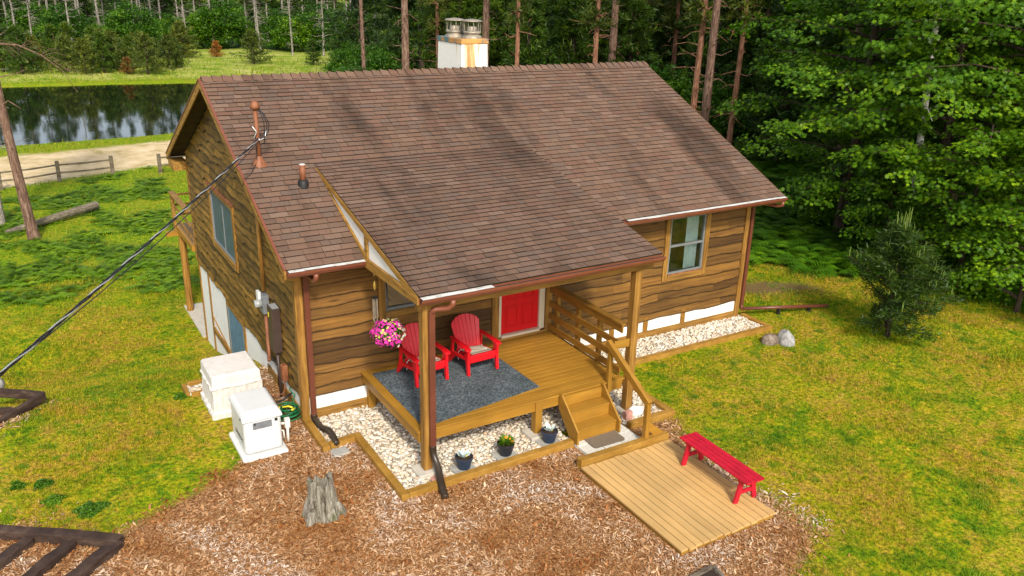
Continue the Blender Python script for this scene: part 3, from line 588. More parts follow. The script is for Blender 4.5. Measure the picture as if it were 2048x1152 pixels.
# porch roof
pr = MB(); PS = (PAZ-PZ)/(PA-PY)
pr.add([(PX1, PY, PZ-.006), (PX2, PY, PZ-.006), (PX2, PA, PAZ-.006), (PX1, PA, PAZ-.006), (PX1+.04, PY+.02, PZ-.10), (PX2-.04, PY+.02, PZ-.10), (PX2-.04, 0, PZ-.10+PS*2.887), (PX1+.04, 0, PZ-.10+PS*2.887)], [(0, 1, 2, 3), (5, 4, 7, 6)])
proof = pr.build('porch_roof', M['soffit'], cabin); proof['label'] = 'lower-pitched shingled roof over the porch'
Lp = math.hypot(PA-PY, PAZ-PZ); c2 = (PA-PY)/Lp; s2 = (PAZ-PZ)/Lp
shingles('shingles', (PX1, PY, PZ+.004), (1, 0, 0), (0, c2, s2), PX2-PX1, Lp+.1, proof, rs=random.Random(11))
for xx, sg in ((PX1, 1), (PX2, -1)):
    # white side panel under the porch roof, with its boards
    fn = lambda u, v_, w_: (w_, u, v_)
    zr = lambda y: PZ+PS*(y-PY)
    MB().prism([(PY+.35, PZ-.02), (PY+.35, zr(PY+.35)-.03), (1.68, 4.32), (-OF, ZE-.02)], fn, xx+sg*.03, xx+sg*.05).build('side_panel', M['stucco'], proof)
    mb = MB().prism([(PY-.0, PZ-.02), (PY, PZ-.006), (PA, PAZ-.006), (PA, PAZ-.10), (PY+.30, PZ-.045)], fn, xx-sg*.014, xx-sg*.002)
    mb.prism([(PY, PZ-.13), (PY, PZ-.022), (PY+.45, PZ+.0), (-OF, ZE+.03), (-OF, ZE-.13)], fn, xx-sg*.022, xx+sg*.026)
    mb.prism([(-OF-.1, ZE+.035), (-OF, ZE+.09), (PA-.1, PAZ-.06), (PA-.02, PAZ-.12), (-OF+.05, ZE+.0)], fn, xx-sg*.010, xx+sg*.026)
    mb.prism([(-OF-.14, ZE+.03), (-OF-.02, ZE+.03), (-OF-.02, zr(-OF)-.11), (-OF-.14, zr(-OF-.14)-.11)], fn, xx-sg*.006, xx+sg*.026)
    mb.each('rake_board', M['trim_y'], proof)
MB().box((PX1+.03, PY+.0, PZ-.14), (PX2-.03, PY+.025, PZ-.012)).each('fascia_board', M['trim_x'], proof)
MB().box((PX1+.06, PY+.14, PZ-.30), (PX2-.04, PY+.27, PZ-.105)).build('porch_beam', M['trim_x'], cabin, bevel=.006)
# porch posts
for (x, y, lab) in ((1.195, -2.68, 'left porch post with brown downspout beside it'), (5.42, -2.62, 'right porch post beside the stair rail')):
    MB().box((x-.075, y-.075, .12), (x+.075, y+.075, PZ-.13)).build('porch_post', M['trim_z'], cabin, bevel=.008)['label'] = lab
# ---- downspouts
def dspipe(mb, pts, w=.085, h=.065):
    for a, b in zip(pts[:-1], pts[1:]):
        up = (0, 1, 0) if abs(Vector(b).z-Vector(a).z) > .3*(Vector(b)-Vector(a)).length else (0, 0, 1); mb.beam(a, b, w, h, up)
    return mb
mb = MB().box((.075, -.155, .10), (.17, -.08, 2.98)); dsp = mb.build('downspout', M['downspout'], cabin, bevel=.006); dsp['label'] = 'brown downspout at the left front corner'
MB().tube([(.12, -OF-.06, ZE-.12), (.12, -OF-.05, ZE-.20), (.12, -OF+.06, ZE-.28), (.12, -.22, ZE-.29), (.12, -.12, ZE-.33)], .045, 8).build('elbow', M['gutter'], dsp, smooth=True)
def ribbed(pts, n, ra=.055, amp=.008, mat='extension', par=None, sm=True):
    P = [Vector(p) for p in pts]; path = []; R = []
    def cr(t):
        t = t*(len(P)-1); i = min(int(t), len(P)-2); u = t-i; p0, p1, p2, p3 = P[max(i-1, 0)], P[i], P[i+1], P[min(i+2, len(P)-1)]
        return .5*((2*p1)+(p2-p0)*u+(2*p0-5*p1+4*p2-p3)*u*u+(3*p1-p0-3*p2+p3)*u**3)
    for i in range(n+1): path.append(cr(i/n)); R.append(ra+(amp if i % 2 else -amp))
    return MB().tube(path, R, 10).build('extension_hose', M[mat], par, smooth=sm)
ribbed([(.12, -.12, .16), (.12, -.16, .0+.08), (.13, -.5, .07), (.17, -.85, .16), (.16, -1.22, .10)], 44, par=dsp)
mb = MB().box((1.205, -2.825, .55), (1.305, -2.757, 2.95)); dsp = mb.build('downspout', M['downspout'], cabin, bevel=.006); dsp['label'] = 'brown downspout fixed to the left porch post'
MB().tube([(1.55, PY-.06, PZ-.12), (1.55, PY-.05, PZ-.20), (1.50, PY+.0, PZ-.27), (1.32, -2.80, PZ-.28), (1.255, -2.79, PZ-.33)], .045, 8).build('elbow', M['gutter'], dsp, smooth=True)
ribbed([(1.255, -2.79, .58), (1.26, -2.81, .42), (1.27, -2.94, .27), (1.22, -3.12, .17), (1.16, -3.33, .12), (1.12, -3.52, .06)], 70, par=dsp)
mb = MB().box((W+.04, -.12, .30), (W+.125, -.045, 2.95)); dsp = mb.build('downspout', M['downspout'], cabin, bevel=.006); dsp['label'] = 'brown downspout at the right front corner with long horizontal drain'
MB().tube([(W+.28, -OF-.06, ZE-.12), (W+.28, -OF-.05, ZE-.20), (W+.26, -OF+.05, ZE-.24), (W+.12, -.2, ZE-.25), (W+.08, -.09, ZE-.30)], .045, 8).build('elbow', M['gutter'], dsp, smooth=True)
pe = at(1655, 611, 'z', .14); mb = MB().tube([(W+.08, -.083, .34), (W+.09, -.09, .27), (W+.16, -.10, .24)], .045, 8)
mb.tube([(W+.14, -.10, .24), tuple(pe)], .045, 8); mb.build('drain_pipe', M['downspout'], dsp, smooth=True)
for t in (.42, .78): p = Vector((W+.14, -.1, .24)).lerp(pe, t); MB().box((p.x-.03, p.y-.04, -.02), (p.x+.03, p.y+.04, p.z-.03)).build('pipe_support', M['blackmetal'], dsp)
# ---- chimney
chx, chy, chx2, chy2 = 5.95, 5.2, 6.67, 6.52
def chim(z): e = .03*(6.3-z)*.6; return [(chx-e, chy-e, z), (chx2+e, chy-e, z), (chx2+e, chy2+e, z), (chx-e, chy2+e, z)]
ch = MB().add(chim(4.9)+chim(6.24), [(0, 1, 5, 4), (1, 2, 6, 5), (2, 3, 7, 6), (3, 0, 4, 7), (4, 5, 6, 7)]).build('chimney', M['chimney'], cabin, bevel=.02)
k = NM('captop', .6, .4); sp = k.n('SeparateXYZ'); k.set(sp.inputs[0], k.coord()); ff = k.math('ADD', k.noise(k.coord(), 3, 4), k.math('MULTIPLY', k.math('SUBTRACT', 5.8, sp.outputs[1]), .22)); k.col(k.ramp(ff, [(.45, (.10, .17, .17)), (.56, (.45, .22, .07)), (.7, (.60, .30, .08))])); M['captop'] = k.m
MB().box((chx-.02, chy-.02, 6.245), (chx2+.02, chy2+.02, 6.36)).build('cap_plate', M['captop'], ch, bevel=.01)
for (cx, cy, r, lab) in ((6.22, 6.10, .19, 'left'), (6.42, 5.55, .19, 'right')):
    z = 6.36
    fl = MB().lathe([(r*1.3, 0), (r*1.25, .05), (r*1.02, .07), (r*1.02, .10), (r*1.2, .115), (r*1.2, .15), (r*.95, .17)], (cx, cy, z), 24).build('flue_cap', M['galv'], ch, smooth=True)
    MB().lathe([(r*.72, .14), (r*.72, .27), (r*.66, .28), (0.001, .28)], (cx, cy, z), 20).build('flue', M['galv'], fl, smooth=True)
    MB().lathe([(.001, .395), (r*1.42, .39), (r*1.45, .405), (r*1.2, .43), (r*.2, .455), (.001, .458)], (cx, cy, z), 8).build('lid', M['galv'], fl, smooth=True)
    mb = MB()
    for k_ in range(10): a = 2*PI*k_/10; mb.tube([(cx+r*1.12*math.cos(a), cy+r*1.12*math.sin(a), z+.14), (cx+r*1.12*math.cos(a), cy+r*1.12*math.sin(a), z+.40)], .010, 5)
    mb.build('cage', M['galv'], fl)
# ---- roof pipes
mx, my = .02, 1.93; mzr = zroof(my)
mast = MB().tube([(mx, my, mzr-.05), (mx, my, mzr+1.02)], .042, 14).build('service_mast', M['rustpipe'], cabin, smooth=True); mast['label'] = 'rusty service mast with weather head near the left rake'
MB().lathe([(.16, -.05), (.10, .04), (.06, .12), (.05, .14)], (mx, my, mzr), 16).build('flashing', M['rustpipe'], mast, smooth=True)
MB().lathe([(.05, .0), (.085, .0), (.09, .05), (.07, .11), (.03, .14), (.001, .145)], (mx, my, mzr+1.0), 16).build('weather_head', M['rustpipe'], mast, smooth=True)
mb = MB()
for dx, dz in ((.19, -.42), (.15, -.48), (.10, -.60)):
    mb.tube([(mx+.02, my-.06, mzr+1.01), (mx+dx*.6, my-.14, mzr+.93), (mx+dx, my-.16, mzr+.75), (mx+dx*.9, my-.14, mzr+1.0+dz), (mx+.02, my-.09, mzr+1.0+dz*1.05)], .009, 6)
mb.tube([(mx-.04, my-.05, mzr+.62), (mx-.05, my-.05, mzr+.2), (mx-.06, my-.05, mzr+.03), (mx-.25, my-.3, mzr-.12), (X0, my-.42, mzr-.17), (X0-.06, my-.42, mzr-.3)], .007, 6)
mb.each('wire_loop', M['cableblack'], mast, smooth=True)
mb = MB().tube([(mx-.10, my-.1, mzr+.70), (mx-.03, my-.09, mzr+.60), (mx-.09, my-.12, mzr+.50)], .010, 6).tube([(mx+.14, my-.13, mzr+.62), (mx+.1, my-.12, mzr+.48), (mx-.0, my-.1, mzr+.44)], .011, 6).tube([(mx, my-.06, mzr+.46), (mx, my-.15, mzr+.46)], .02, 8)
mb.each('clamp', M['cablesilver'], mast, smooth=True)
vx, vy = .60, 1.21; vz = zroof(vy)
vp = MB().tube([(vx, vy, vz+.05), (vx, vy, vz+.40)], .055, 14).build('vent_pipe', M['rustpipe'], cabin, smooth=True); vp['label'] = 'short rusty vent pipe with black collar on the roof'
MB().lathe([(.10, -.05), (.095, .10), (.07, .12), (.056, .125)], (vx, vy, vz), 16).build('collar', M['dark'], vp, smooth=True)
MB().lathe([(.056, .40), (.06, .405), (.035, .41), (.03, .39)], (vx, vy, vz), 14).build('rim', M['pvc'], vp, smooth=True)
# ---- left wall service gear
MB().tube([(-.10, 1.93, 3.75), (-.10, 1.93, 1.95)], .042, 12).build('conduit', M['trim_z'], cabin, smooth=True)
mt = MB().box((-.17, 1.80, 1.50), (-.045, 2.05, 1.88)).build('meter_socket', M['grey'], cabin, bevel=.008)
MB().tube([(-.17, 1.92, 1.70), (-.30, 1.92, 1.70)], [.085, .075], 16).build('meter_glass', M['meterglass'], mt, smooth=True)
MB().box((-.22, 1.93, 1.66), (-.16, 2.09, 1.93)).build('meter_cover', M['genwhite'], mt, bevel=.01)
MB().tube([(-.10, 1.92, 1.50), (-.10, 1.92, .62), (-.14, 1.80, .50)], .036, 12).build('conduit', M['rustpipe'], cabin, smooth=True)
pb = MB().box((-.21, 1.04, .98), (-.05, 1.36, 1.88)).build('panel_box', M['panelbox'], cabin, bevel=.006)
pb['label'] = 'tall dark brown electrical box on the left wall'
MB().box((-.216, 1.25, 1.66), (-.21, 1.30, 1.75)).build('latch', M['yellow'], pb); MB().box((-.19, 1.06, 1.881), (-.06, 1.34, 1.886)).build('cover', M['meterglass'], pb)
MB().tube([(-.12, 1.18, .98), (-.12, 1.15, -.05)], .03, 10).build('conduit', M['panelbox'], cabin, smooth=True)
jb = MB().box((-.16, .80, .48), (-.05, .93, .80)).build('junction_box', M['rustpipe'], cabin, bevel=.008)
MB().tube([(-.1, .87, .48), (-.12, .88, .20), (-.3, 1.0, .12), (-.55, 1.15, .28), (-.60, 1.2, .33)], .014, 8).build('copper_line', M['rustpipe'], jb, smooth=True)
MB().tube([(-.06, .62, .30), (-.25, .58, .22), (-.45, .75, .10), (-.62, .9, .02)], .02, 8).tube([(-.06, 1.45, .95), (-.08, 1.46, .1)], .01, 6).tube([(-.09, 1.75, .6), (-.1, 1.62, .62), (-.09, 1.45, .55)], .018, 8).each('cable', M['cableblack'], cabin, smooth=True)
# ---- balcony at the back (only its left end shows)
bal = MB().box((-.12, D+.02, .64), (3, D+2.45, .80)); bal = bal.build('balcony', M['deck_y'], cabin, bevel=.005); bal['label'] = 'back balcony showing past the left wall'
MB().box((-.42, D+2.2, .50), (3, D+2.32, .64)).build('beam', M['deck_x'], bal)
MB().tube([(-.0, D+2.22, -2.0), (.0, D+2.22, .50)], .10, 12, wob=.04).build('balcony_post', M['trim_z'], bal)
mb = MB()
for z in (1.05, 1.35, 1.65): mb.box((-.12, D+.05, z), (-.08, D+2.4, z+.06)); mb.box((-.1, D+2.38, z), (3, D+2.42, z+.06))
mb.box((-.17, D+2.3, .62), (-.08, D+2.44, 1.75)).box((-.2, D+.04, 1.73), (-.04, D+2.46, 1.78)); mb.each('rail', M['trim_y'], bal, bevel=.004)
slab = MB().box((-.1, D+.02, -2.02), (6, D+2.7, -1.86)).build('patio_slab', M['concrete']); tag(slab, 'concrete patio slab below the back balcony by the left wall', 'patio')
# ------------------------------------------------------------------ porch deck
DX0, DX1, DY, DZ = 1.08, 5.34, -2.60, .77
deck = thing('porch_deck', 'raised golden-brown porch deck with composite boards in front of red door', 'deck', (DX0, DY, 0))
mb = MB(); y = -.03; n = 0
while y > DY+.15: y2 = max(y-.138, DY+.145); mb.box((DX0+.145, y2+.010, DZ-.03), (DX1, y, DZ)); y -= .138
mb.box((DX0+.145, DY, DZ-.03), (DX1, DY+.138, DZ+.001)); mb.build('deck_board', M['deck_x'], deck, bevel=.004)
MB().box((DX0, DY, DZ-.03), (DX0+.14, -.03, DZ+.002)).build('border_board', M['deck_y'], deck, bevel=.004)
MB().box((DX0+.03, DY+.03, DZ-.22), (DX1-.03, DY+.068, DZ-.033)).each('rim_board', M['deck_x'], deck, bevel=.004)
MB().box((DX0+.03, DY+.07, DZ-.22), (DX0+.068, -.05, DZ-.033)).box((DX1-.068, DY+.07, DZ-.22), (DX1-.03, -.05, DZ-.033)).each('rim_board', M['deck_y'], deck, bevel=.004)
MB().box((3.37, DY-.005, .10), (3.51, DY+.135, DZ-.034)).build('support_post', M['deck_z'], deck, bevel=.005)
MB().box((DX0+.1, -.16, .0), (DX0+.24, -.06, DZ-.2)).build('support_post', M['deck_z'], deck, bevel=.005)
# stairs
SX0, SX1 = 3.86, 4.82
st = thing('porch_stairs', 'golden-brown wooden steps with two treads leading up to porch deck', 'stairs', (SX0, -3.1, 0))
for zt, ya, yb in ((.53, -2.60, -2.90), (.29, -2.86, -3.14)): MB().box((SX0+.04, yb, zt-.035), (SX1-.04, ya, zt)).build('tread', M['deck_x'], st, bevel=.004)
MB().box((SX0+.04, -2.64, .54), (SX1-.04, -2.605, DZ-.035)).box((SX0+.04, -2.885, .295), (SX1-.04, -2.86, .493)).box((SX0+.04, -3.12, .06), (SX1-.04, -3.09, .253)).build('riser', M['deck_x'], st)
for xx in (SX0, SX1-.038):
    MB().prism([(-2.602, .50), (-2.602, .80), (-2.68, .80), (-3.22, .30), (-3.22, .06), (-3.0, .06)], lambda u, v_, w_: (w_, u, v_), xx, xx+.038).build('stringer', M['deck_y'], st, bevel=.004)
# railing on right edge of deck (local x=5.33)
rl = thing('porch_railing', 'brown board railing along the right edge of porch deck', 'railing', (5.34, -1.3, DZ))
for i, z in enumerate((.90, 1.15, 1.42, 1.74)):
    hh = .13 if i < 3 else .15
    MB().box((5.26, -2.52, z-hh/2), (5.295, -.10, z+hh/2)).build('rail', M['rail_wood'], rl, bevel=.004)
MB().box((5.24, -2.53, 1.815), (5.38, -.08, 1.85)).build('top_rail', M['rail_wood'], rl, bevel=.004)
for y in (-.30, -1.05, -1.75): MB().box((5.297, y-.045, .55), (5.375, y+.045, 1.813)).each('post', M['rail_wood'], rl, bevel=.004)
# stair handrail
hr = thing('stair_handrail', 'sloping wooden handrail with newel posts on right side of stairs', 'handrail', (4.95, -3.2, 0))
MB().box((4.92, -2.645, DZ-.2), (5.0, -2.565, 1.50)).build('newel_post', M['deck_z'], hr, bevel=.004)
MB().box((5.002, -2.66, 1.44), (5.34, -2.622, 1.60)).build('cross_board', M['deck_x'], hr, bevel=.004)
MB().beam((4.95, -2.53, 1.56), (4.95, -3.78, .86), .09, .13).build('sloping_rail', M['deck_y'], hr, bevel=.005)
MB().box((4.91, -3.79, .0), (5.0, -3.70, .86)).build('newel_post', M['deck_z'], hr, bevel=.004)
MB().prism([(5.0, .32), (5.0, .50), (5.36, .20), (5.36, .04), (5.30, .04)], lambda u, v_, w_: (u, w_, v_), -3.76, -3.722).build('brace', M['deck_x'], hr, bevel=.003)
# ------------------------------------------------------------------ footings, pavers
for (x, y, sx, lab) in ((1.20, -2.68, .22, 'square concrete footing under the left porch post'), (3.44, -2.54, .21, 'square concrete footing under the middle deck support post'), (5.42, -2.62, .20, 'square concrete footing under right porch post by red brick')):
    t = MB().box((x-sx, y-sx*.85, -.05), (x+sx, y+sx*.85, .115)).build('concrete_footing', M['concrete'], bevel=.01); tag(t, lab, 'footing', 'concrete footings')
mb = None
pvx = [3.86, 4.25, 4.65, 5.04]; names_ = [['at the left end of the row nearest the wood chips', 'in the middle of the row nearest the wood chips', 'at the right end of front row beside the newel post'], ['against the left stair stringer', 'mostly hidden by the doormat', 'behind the doormat by the right stringer']]
for r in range(2):
    for c_ in range(3):
        t = MB().box((pvx[c_]+.006, -3.62+r*.375+.006, -.03), (pvx[c_+1]-.006, -3.62+(r+1)*.375-.006, .052+.003*((c_+r) % 2))).build('paver_stone', M['whitestone'], bevel=.01)
        tag(t, 'white paver stone '+names_[r][c_], 'paver', 'white pavers at foot of stairs')
dm = MB(); a, b, c_, d_ = 4.08, 4.76, -3.47, -3.05
rr_ = .06; pts = []
for (cx, cy, a0) in ((b-rr_, d_-rr_, 0), (a+rr_, d_-rr_, 90), (a+rr_, c_+rr_, 180), (b-rr_, c_+rr_, 270)):
    for i in range(5): t = math.radians(a0+i*22.5); pts.append((cx+rr_*math.cos(t), cy+rr_*math.sin(t)))
dm.prism(pts, lambda u, v_, w_: (u+(v_+3.2)*.05, v_-(u-4.4)*.02, w_), .058, .072); tag(dm.build('doormat', M['doormat']), 'speckled brown doormat lying on white pavers at foot of stairs', 'doormat')
rug = MB().prism([(1.235, -.24), (3.66, -.30), (3.72, -2.16), (1.235, -2.50)], lambda u, v_, w_: (u, v_, w_), DZ+.003, DZ+.013).build('outdoor_rug', M['rug']); tag(rug, 'flecked dark grey-blue outdoor rug on left half of porch deck', 'rug')
# ------------------------------------------------------------------ bed edging
def edging(name, label, segs, z0=-.03, z1=.12, w=.13):
    t = thing(name, label, 'edging', (segs[0][0][0], segs[0][0][1], 0))
    for (p, q) in segs: MB().beam((p[0], p[1], (z0+z1)/2), (q[0], q[1], (z0+z1)/2), w, z1-z0).build('plank', M['edge_wood'], t, bevel=.008)
    return t
edging('bed_edging', 'stepped wooden edging around the gravel bed left and front of porch', [((-.03, -.09), (-.03, -1.26)), ((.045, -1.16), (.54, -1.09)), ((.58, -1.03), (.57, -3.22)), ((.64, -3.15), (3.84, -3.09))])
edging('bed_edging', 'wooden edging of small gravel corner right of the stairs by white rock', [((5.14, -3.06), (6.22, -3.06)), ((6.15, -2.99), (6.15, -1.02))], z1=.10)
edging('bed_edging', 'long wooden edging of gravel strip below the right front wall', [((6.09, -.95), (11.12, -.95)), ((11.07, -.88), (11.07, -.06))], z1=.10)
a1 = at(365, 742, 'z', .03); tt = edging('bed_edging', 'small wooden edging corner left of the beige covered unit', [((-1.70, 1.98), (-1.70, 2.42)), ((-1.64, 1.95), (-1.0, 1.95)), ((-1.64, 2.45), (-.9, 2.45))], z1=.09, w=.08)
tt2 = MB().box((3.50, -3.86, -.02), (5.42, -3.72+.0, .20)); tag(tt2.build('landscape_timber', M['edge_wood'], bevel=.012), 'thick wooden timber between white pavers and low deck platform', 'timber')
# ------------------------------------------------------------------ gravel
BEDS = [([(0, 0), (0, -1.15), (.57, -1.08), (.57, -3.15), (3.9, -3.09), (3.9, -2.62), (5.1, -2.62), (5.1, -3.0), (6.1, -3.0), (6.1, -.92), (11.05, -.92), (11.05, 0)], 14500, 'pale rounded pebbles around the porch and along the front wall'),
        ([(-1.68, 1.98), (-.9, 1.98), (-.9, 2.42), (-1.68, 2.42)], 260, 'pale pebbles in the small bed left of the covered unit')]
t_ = (1+5**.5)/2; ico = np.array([(-1, t_, 0), (1, t_, 0), (-1, -t_, 0), (1, -t_, 0), (0, -1, t_), (0, 1, t_), (0, -1, -t_), (0, 1, -t_), (t_, 0, -1), (t_, 0, 1), (-t_, 0, -1), (-t_, 0, 1)])/math.hypot(1, t_)
icof = np.array([(0, 11, 5), (0, 5, 1), (0, 1, 7), (0, 7, 10), (0, 10, 11), (1, 5, 9), (5, 11, 4), (11, 10, 2), (10, 7, 6), (7, 1, 8), (3, 9, 4), (3, 4, 2), (3, 2, 6), (3, 6, 8), (3, 8, 9), (4, 9, 5), (2, 4, 11), (6, 2, 10), (8, 6, 7), (9, 8, 1)])
def zground(poly, n, rng):
    P = np.array(poly); out = np.zeros((0, 2))
    while len(out) < n:
        q = rng.uniform(P.min(0), P.max(0), (n*2, 2)); out = np.concatenate([out, q[sdf(poly, q[:, 0], q[:, 1]) > .01]])
    return out[:n]
for poly, n, lab in BEDS:
    q = zground(poly, n, RNG); s = RNG.uniform(.014, .034, n)*RNG.choice([1, 1, 1.35], n); sc = np.stack([s*RNG.uniform(.8, 1.3, n), s*RNG.uniform(.8, 1.3, n), s*RNG.uniform(.5, .85, n)], 1)
    th = RNG.uniform(0, 6.28, n); v = ico[None]*sc[:, None]*RNG.uniform(.85, 1.15, (n, 12, 1)); cth, sth = np.cos(th)[:, None], np.sin(th)[:, None]
    v = np.stack([v[..., 0]*cth-v[..., 1]*sth, v[..., 0]*sth+v[..., 1]*cth, v[..., 2]], -1)
    hgt = H(q[:, 0], q[:, 1])+.03+RNG.uniform(-.006, .022, n); v += np.stack([q[:, 0], q[:, 1], hgt], 1)[:, None]
    F = (icof[None]+np.arange(n)[:, None, None]*12).reshape(-1, 3)
    o = idx_mesh('gravel', v.reshape(-1, 3), F, M['pebbles'], None, np.repeat(RNG.random(n), 20), smooth=True); tag(o, lab, 'gravel', kind='stuff')
    mbp = MB(); mbp.add([(x, y, hz(x, y)+.03) for x, y in poly], [tuple(range(len(poly)))]); tag(mbp.build('gravel_bed', M['gravelbase']), kind='structure')
# ------------------------------------------------------------------ wood chips
n = 130000; q = np.zeros((0, 2))
while len(q) < n:
    p = RNG.uniform((-6.2, -8.6), (6.4, 3.6), (n, 2)); d = np.maximum(sdf(MULCH, p[:, 0], p[:, 1]), sdf(MULCH2, p[:, 0], p[:, 1]))+(vnoise(p[:, 0], p[:, 1], .5, 9)-.5)*.5
    ok = d > .06-RNG.exponential(.13, n); ok &= ~((p[:, 0] > 3.45) & (p[:, 0] < 5.4) & (p[:, 1] < -3.9) & (p[:, 1] > -6.4)); ok &= ~((p[:, 0] > 3.8) & (p[:, 1] > -3.65)); ok &= ~((p[:, 0] > -1.36) & (p[:, 0] < -.56) & (p[:, 1] > -.9) & (p[:, 1] < 1.8))
    bedd = sdf(BEDS[0][0], p[:, 0], p[:, 1]); ok &= bedd < -.05
    q = np.concatenate([q, p[ok]])
q = q[:n]
ex = zground([(5.5, -3.2), (6.2, -3.2), (5.75, -4.2), (5.65, -6.3), (5.48, -6.3), (5.48, -3.9)], 900, RNG); q[:900] = ex
L = RNG.gamma(3, .0058, n)+.008; Wd = L*RNG.uniform(.14, .36, n); th = RNG.uniform(0, 6.28, n); el = RNG.normal(0, .28, n); roll = RNG.normal(0, .5, n)
dx = np.stack([np.cos(th)*np.cos(el), np.sin(th)*np.cos(el), np.sin(el)], 1); sd = np.stack([-np.sin(th), np.cos(th), np.sin(roll)*.7], 1); sd /= np.linalg.norm(sd, axis=1)[:, None]
P = np.stack([q[:, 0], q[:, 1], H(q[:, 0], q[:, 1])+.008+RNG.uniform(0, .022, n)], 1)
v = np.stack([P-dx*L[:, None]-sd*Wd[:, None]*.5, P-dx*L[:, None]*.3-sd*Wd[:, None], P+dx*L[:, None]*.9-sd*Wd[:, None]*.6, P+dx*L[:, None], P+dx*L[:, None]*.4+sd*Wd[:, None], P-dx*L[:, None]*.8+sd*Wd[:, None]*.8], 1).reshape(-1, 3)
tag(soup('wood_chips', v, 6, M['chips'], None, RNG.random(n)), 'loose brown and grey wood chip mulch in front of the porch', 'mulch', kind='stuff')
# ------------------------------------------------------------------ low platform
pf = thing('deck_platform', 'low tan wooden platform of long boards in front of the stairs', 'platform', (4.4, -5.1, 0))
mb = MB(); nb = 14; xa, xb = 3.47, 5.40; rs = random.Random(2)
for i in range(nb):
    x0_, x1_ = xa+(xb-xa)*i/nb, xa+(xb-xa)*(i+1)/nb-.013; ye = -6.40+rs.uniform(-.02, .012); yb_ = -3.90+rs.uniform(-.015, .01)
    mb.box((x0_, ye, .072), (x1_, yb_, .105+rs.uniform(-.001, .001)))
mb.build('deck_board', M['platform'], pf, bevel=.003)
MB().box((xa+.02, -6.37, -.03), (xb-.03, -6.33, .07)).box((xa+.02, -3.95, -.03), (xb-.03, -3.91, .07)).each('rim_board', M['edge_wood'], pf, bevel=.003)
MB().box((xa+.02, -6.325, -.03), (xa+.06, -3.955, .07)).box((xb-.07, -6.325, -.03), (xb-.03, -3.955, .07)).each('rim_board', M['edge_wood'], pf, bevel=.003)
# bench
bx, by, bz = 5.22, -5.29, .105
bench = thing('bench', 'red slatted wooden bench standing on low tan platform', 'bench', (bx, by, bz), math.radians(-1.5))
mb = MB()
for i in range(4): x = -.185+i*.094; mb.box((x, -.80, .42), (x+.086, .80, .452))
mb.build('seat', M['redpaint'], bench, local=True, bevel=.004)
mb = MB()
for y in (-.62, .62): mb.box((-.175, y-.035, .375), (.175, y+.035, .419))
mb.box((-.02, -.585, .385), (.02, .585, .418)); mb.each('apron', M['redpaint'], bench, local=True, bevel=.003)
for y in (-.62, .62):
    for s_ in (-1, 1):
        MB().beam((s_*.20, y, .0), (s_*.11, y, .374), .045, .085, (1, 0, 0)).build('leg', M['redpaint'], bench, local=True, bevel=.004)
    MB().box((-.13, y-.018, .15), (.13, y+.018, .21)).build('stretcher', M['redpaint'], bench, local=True, bevel=.003)
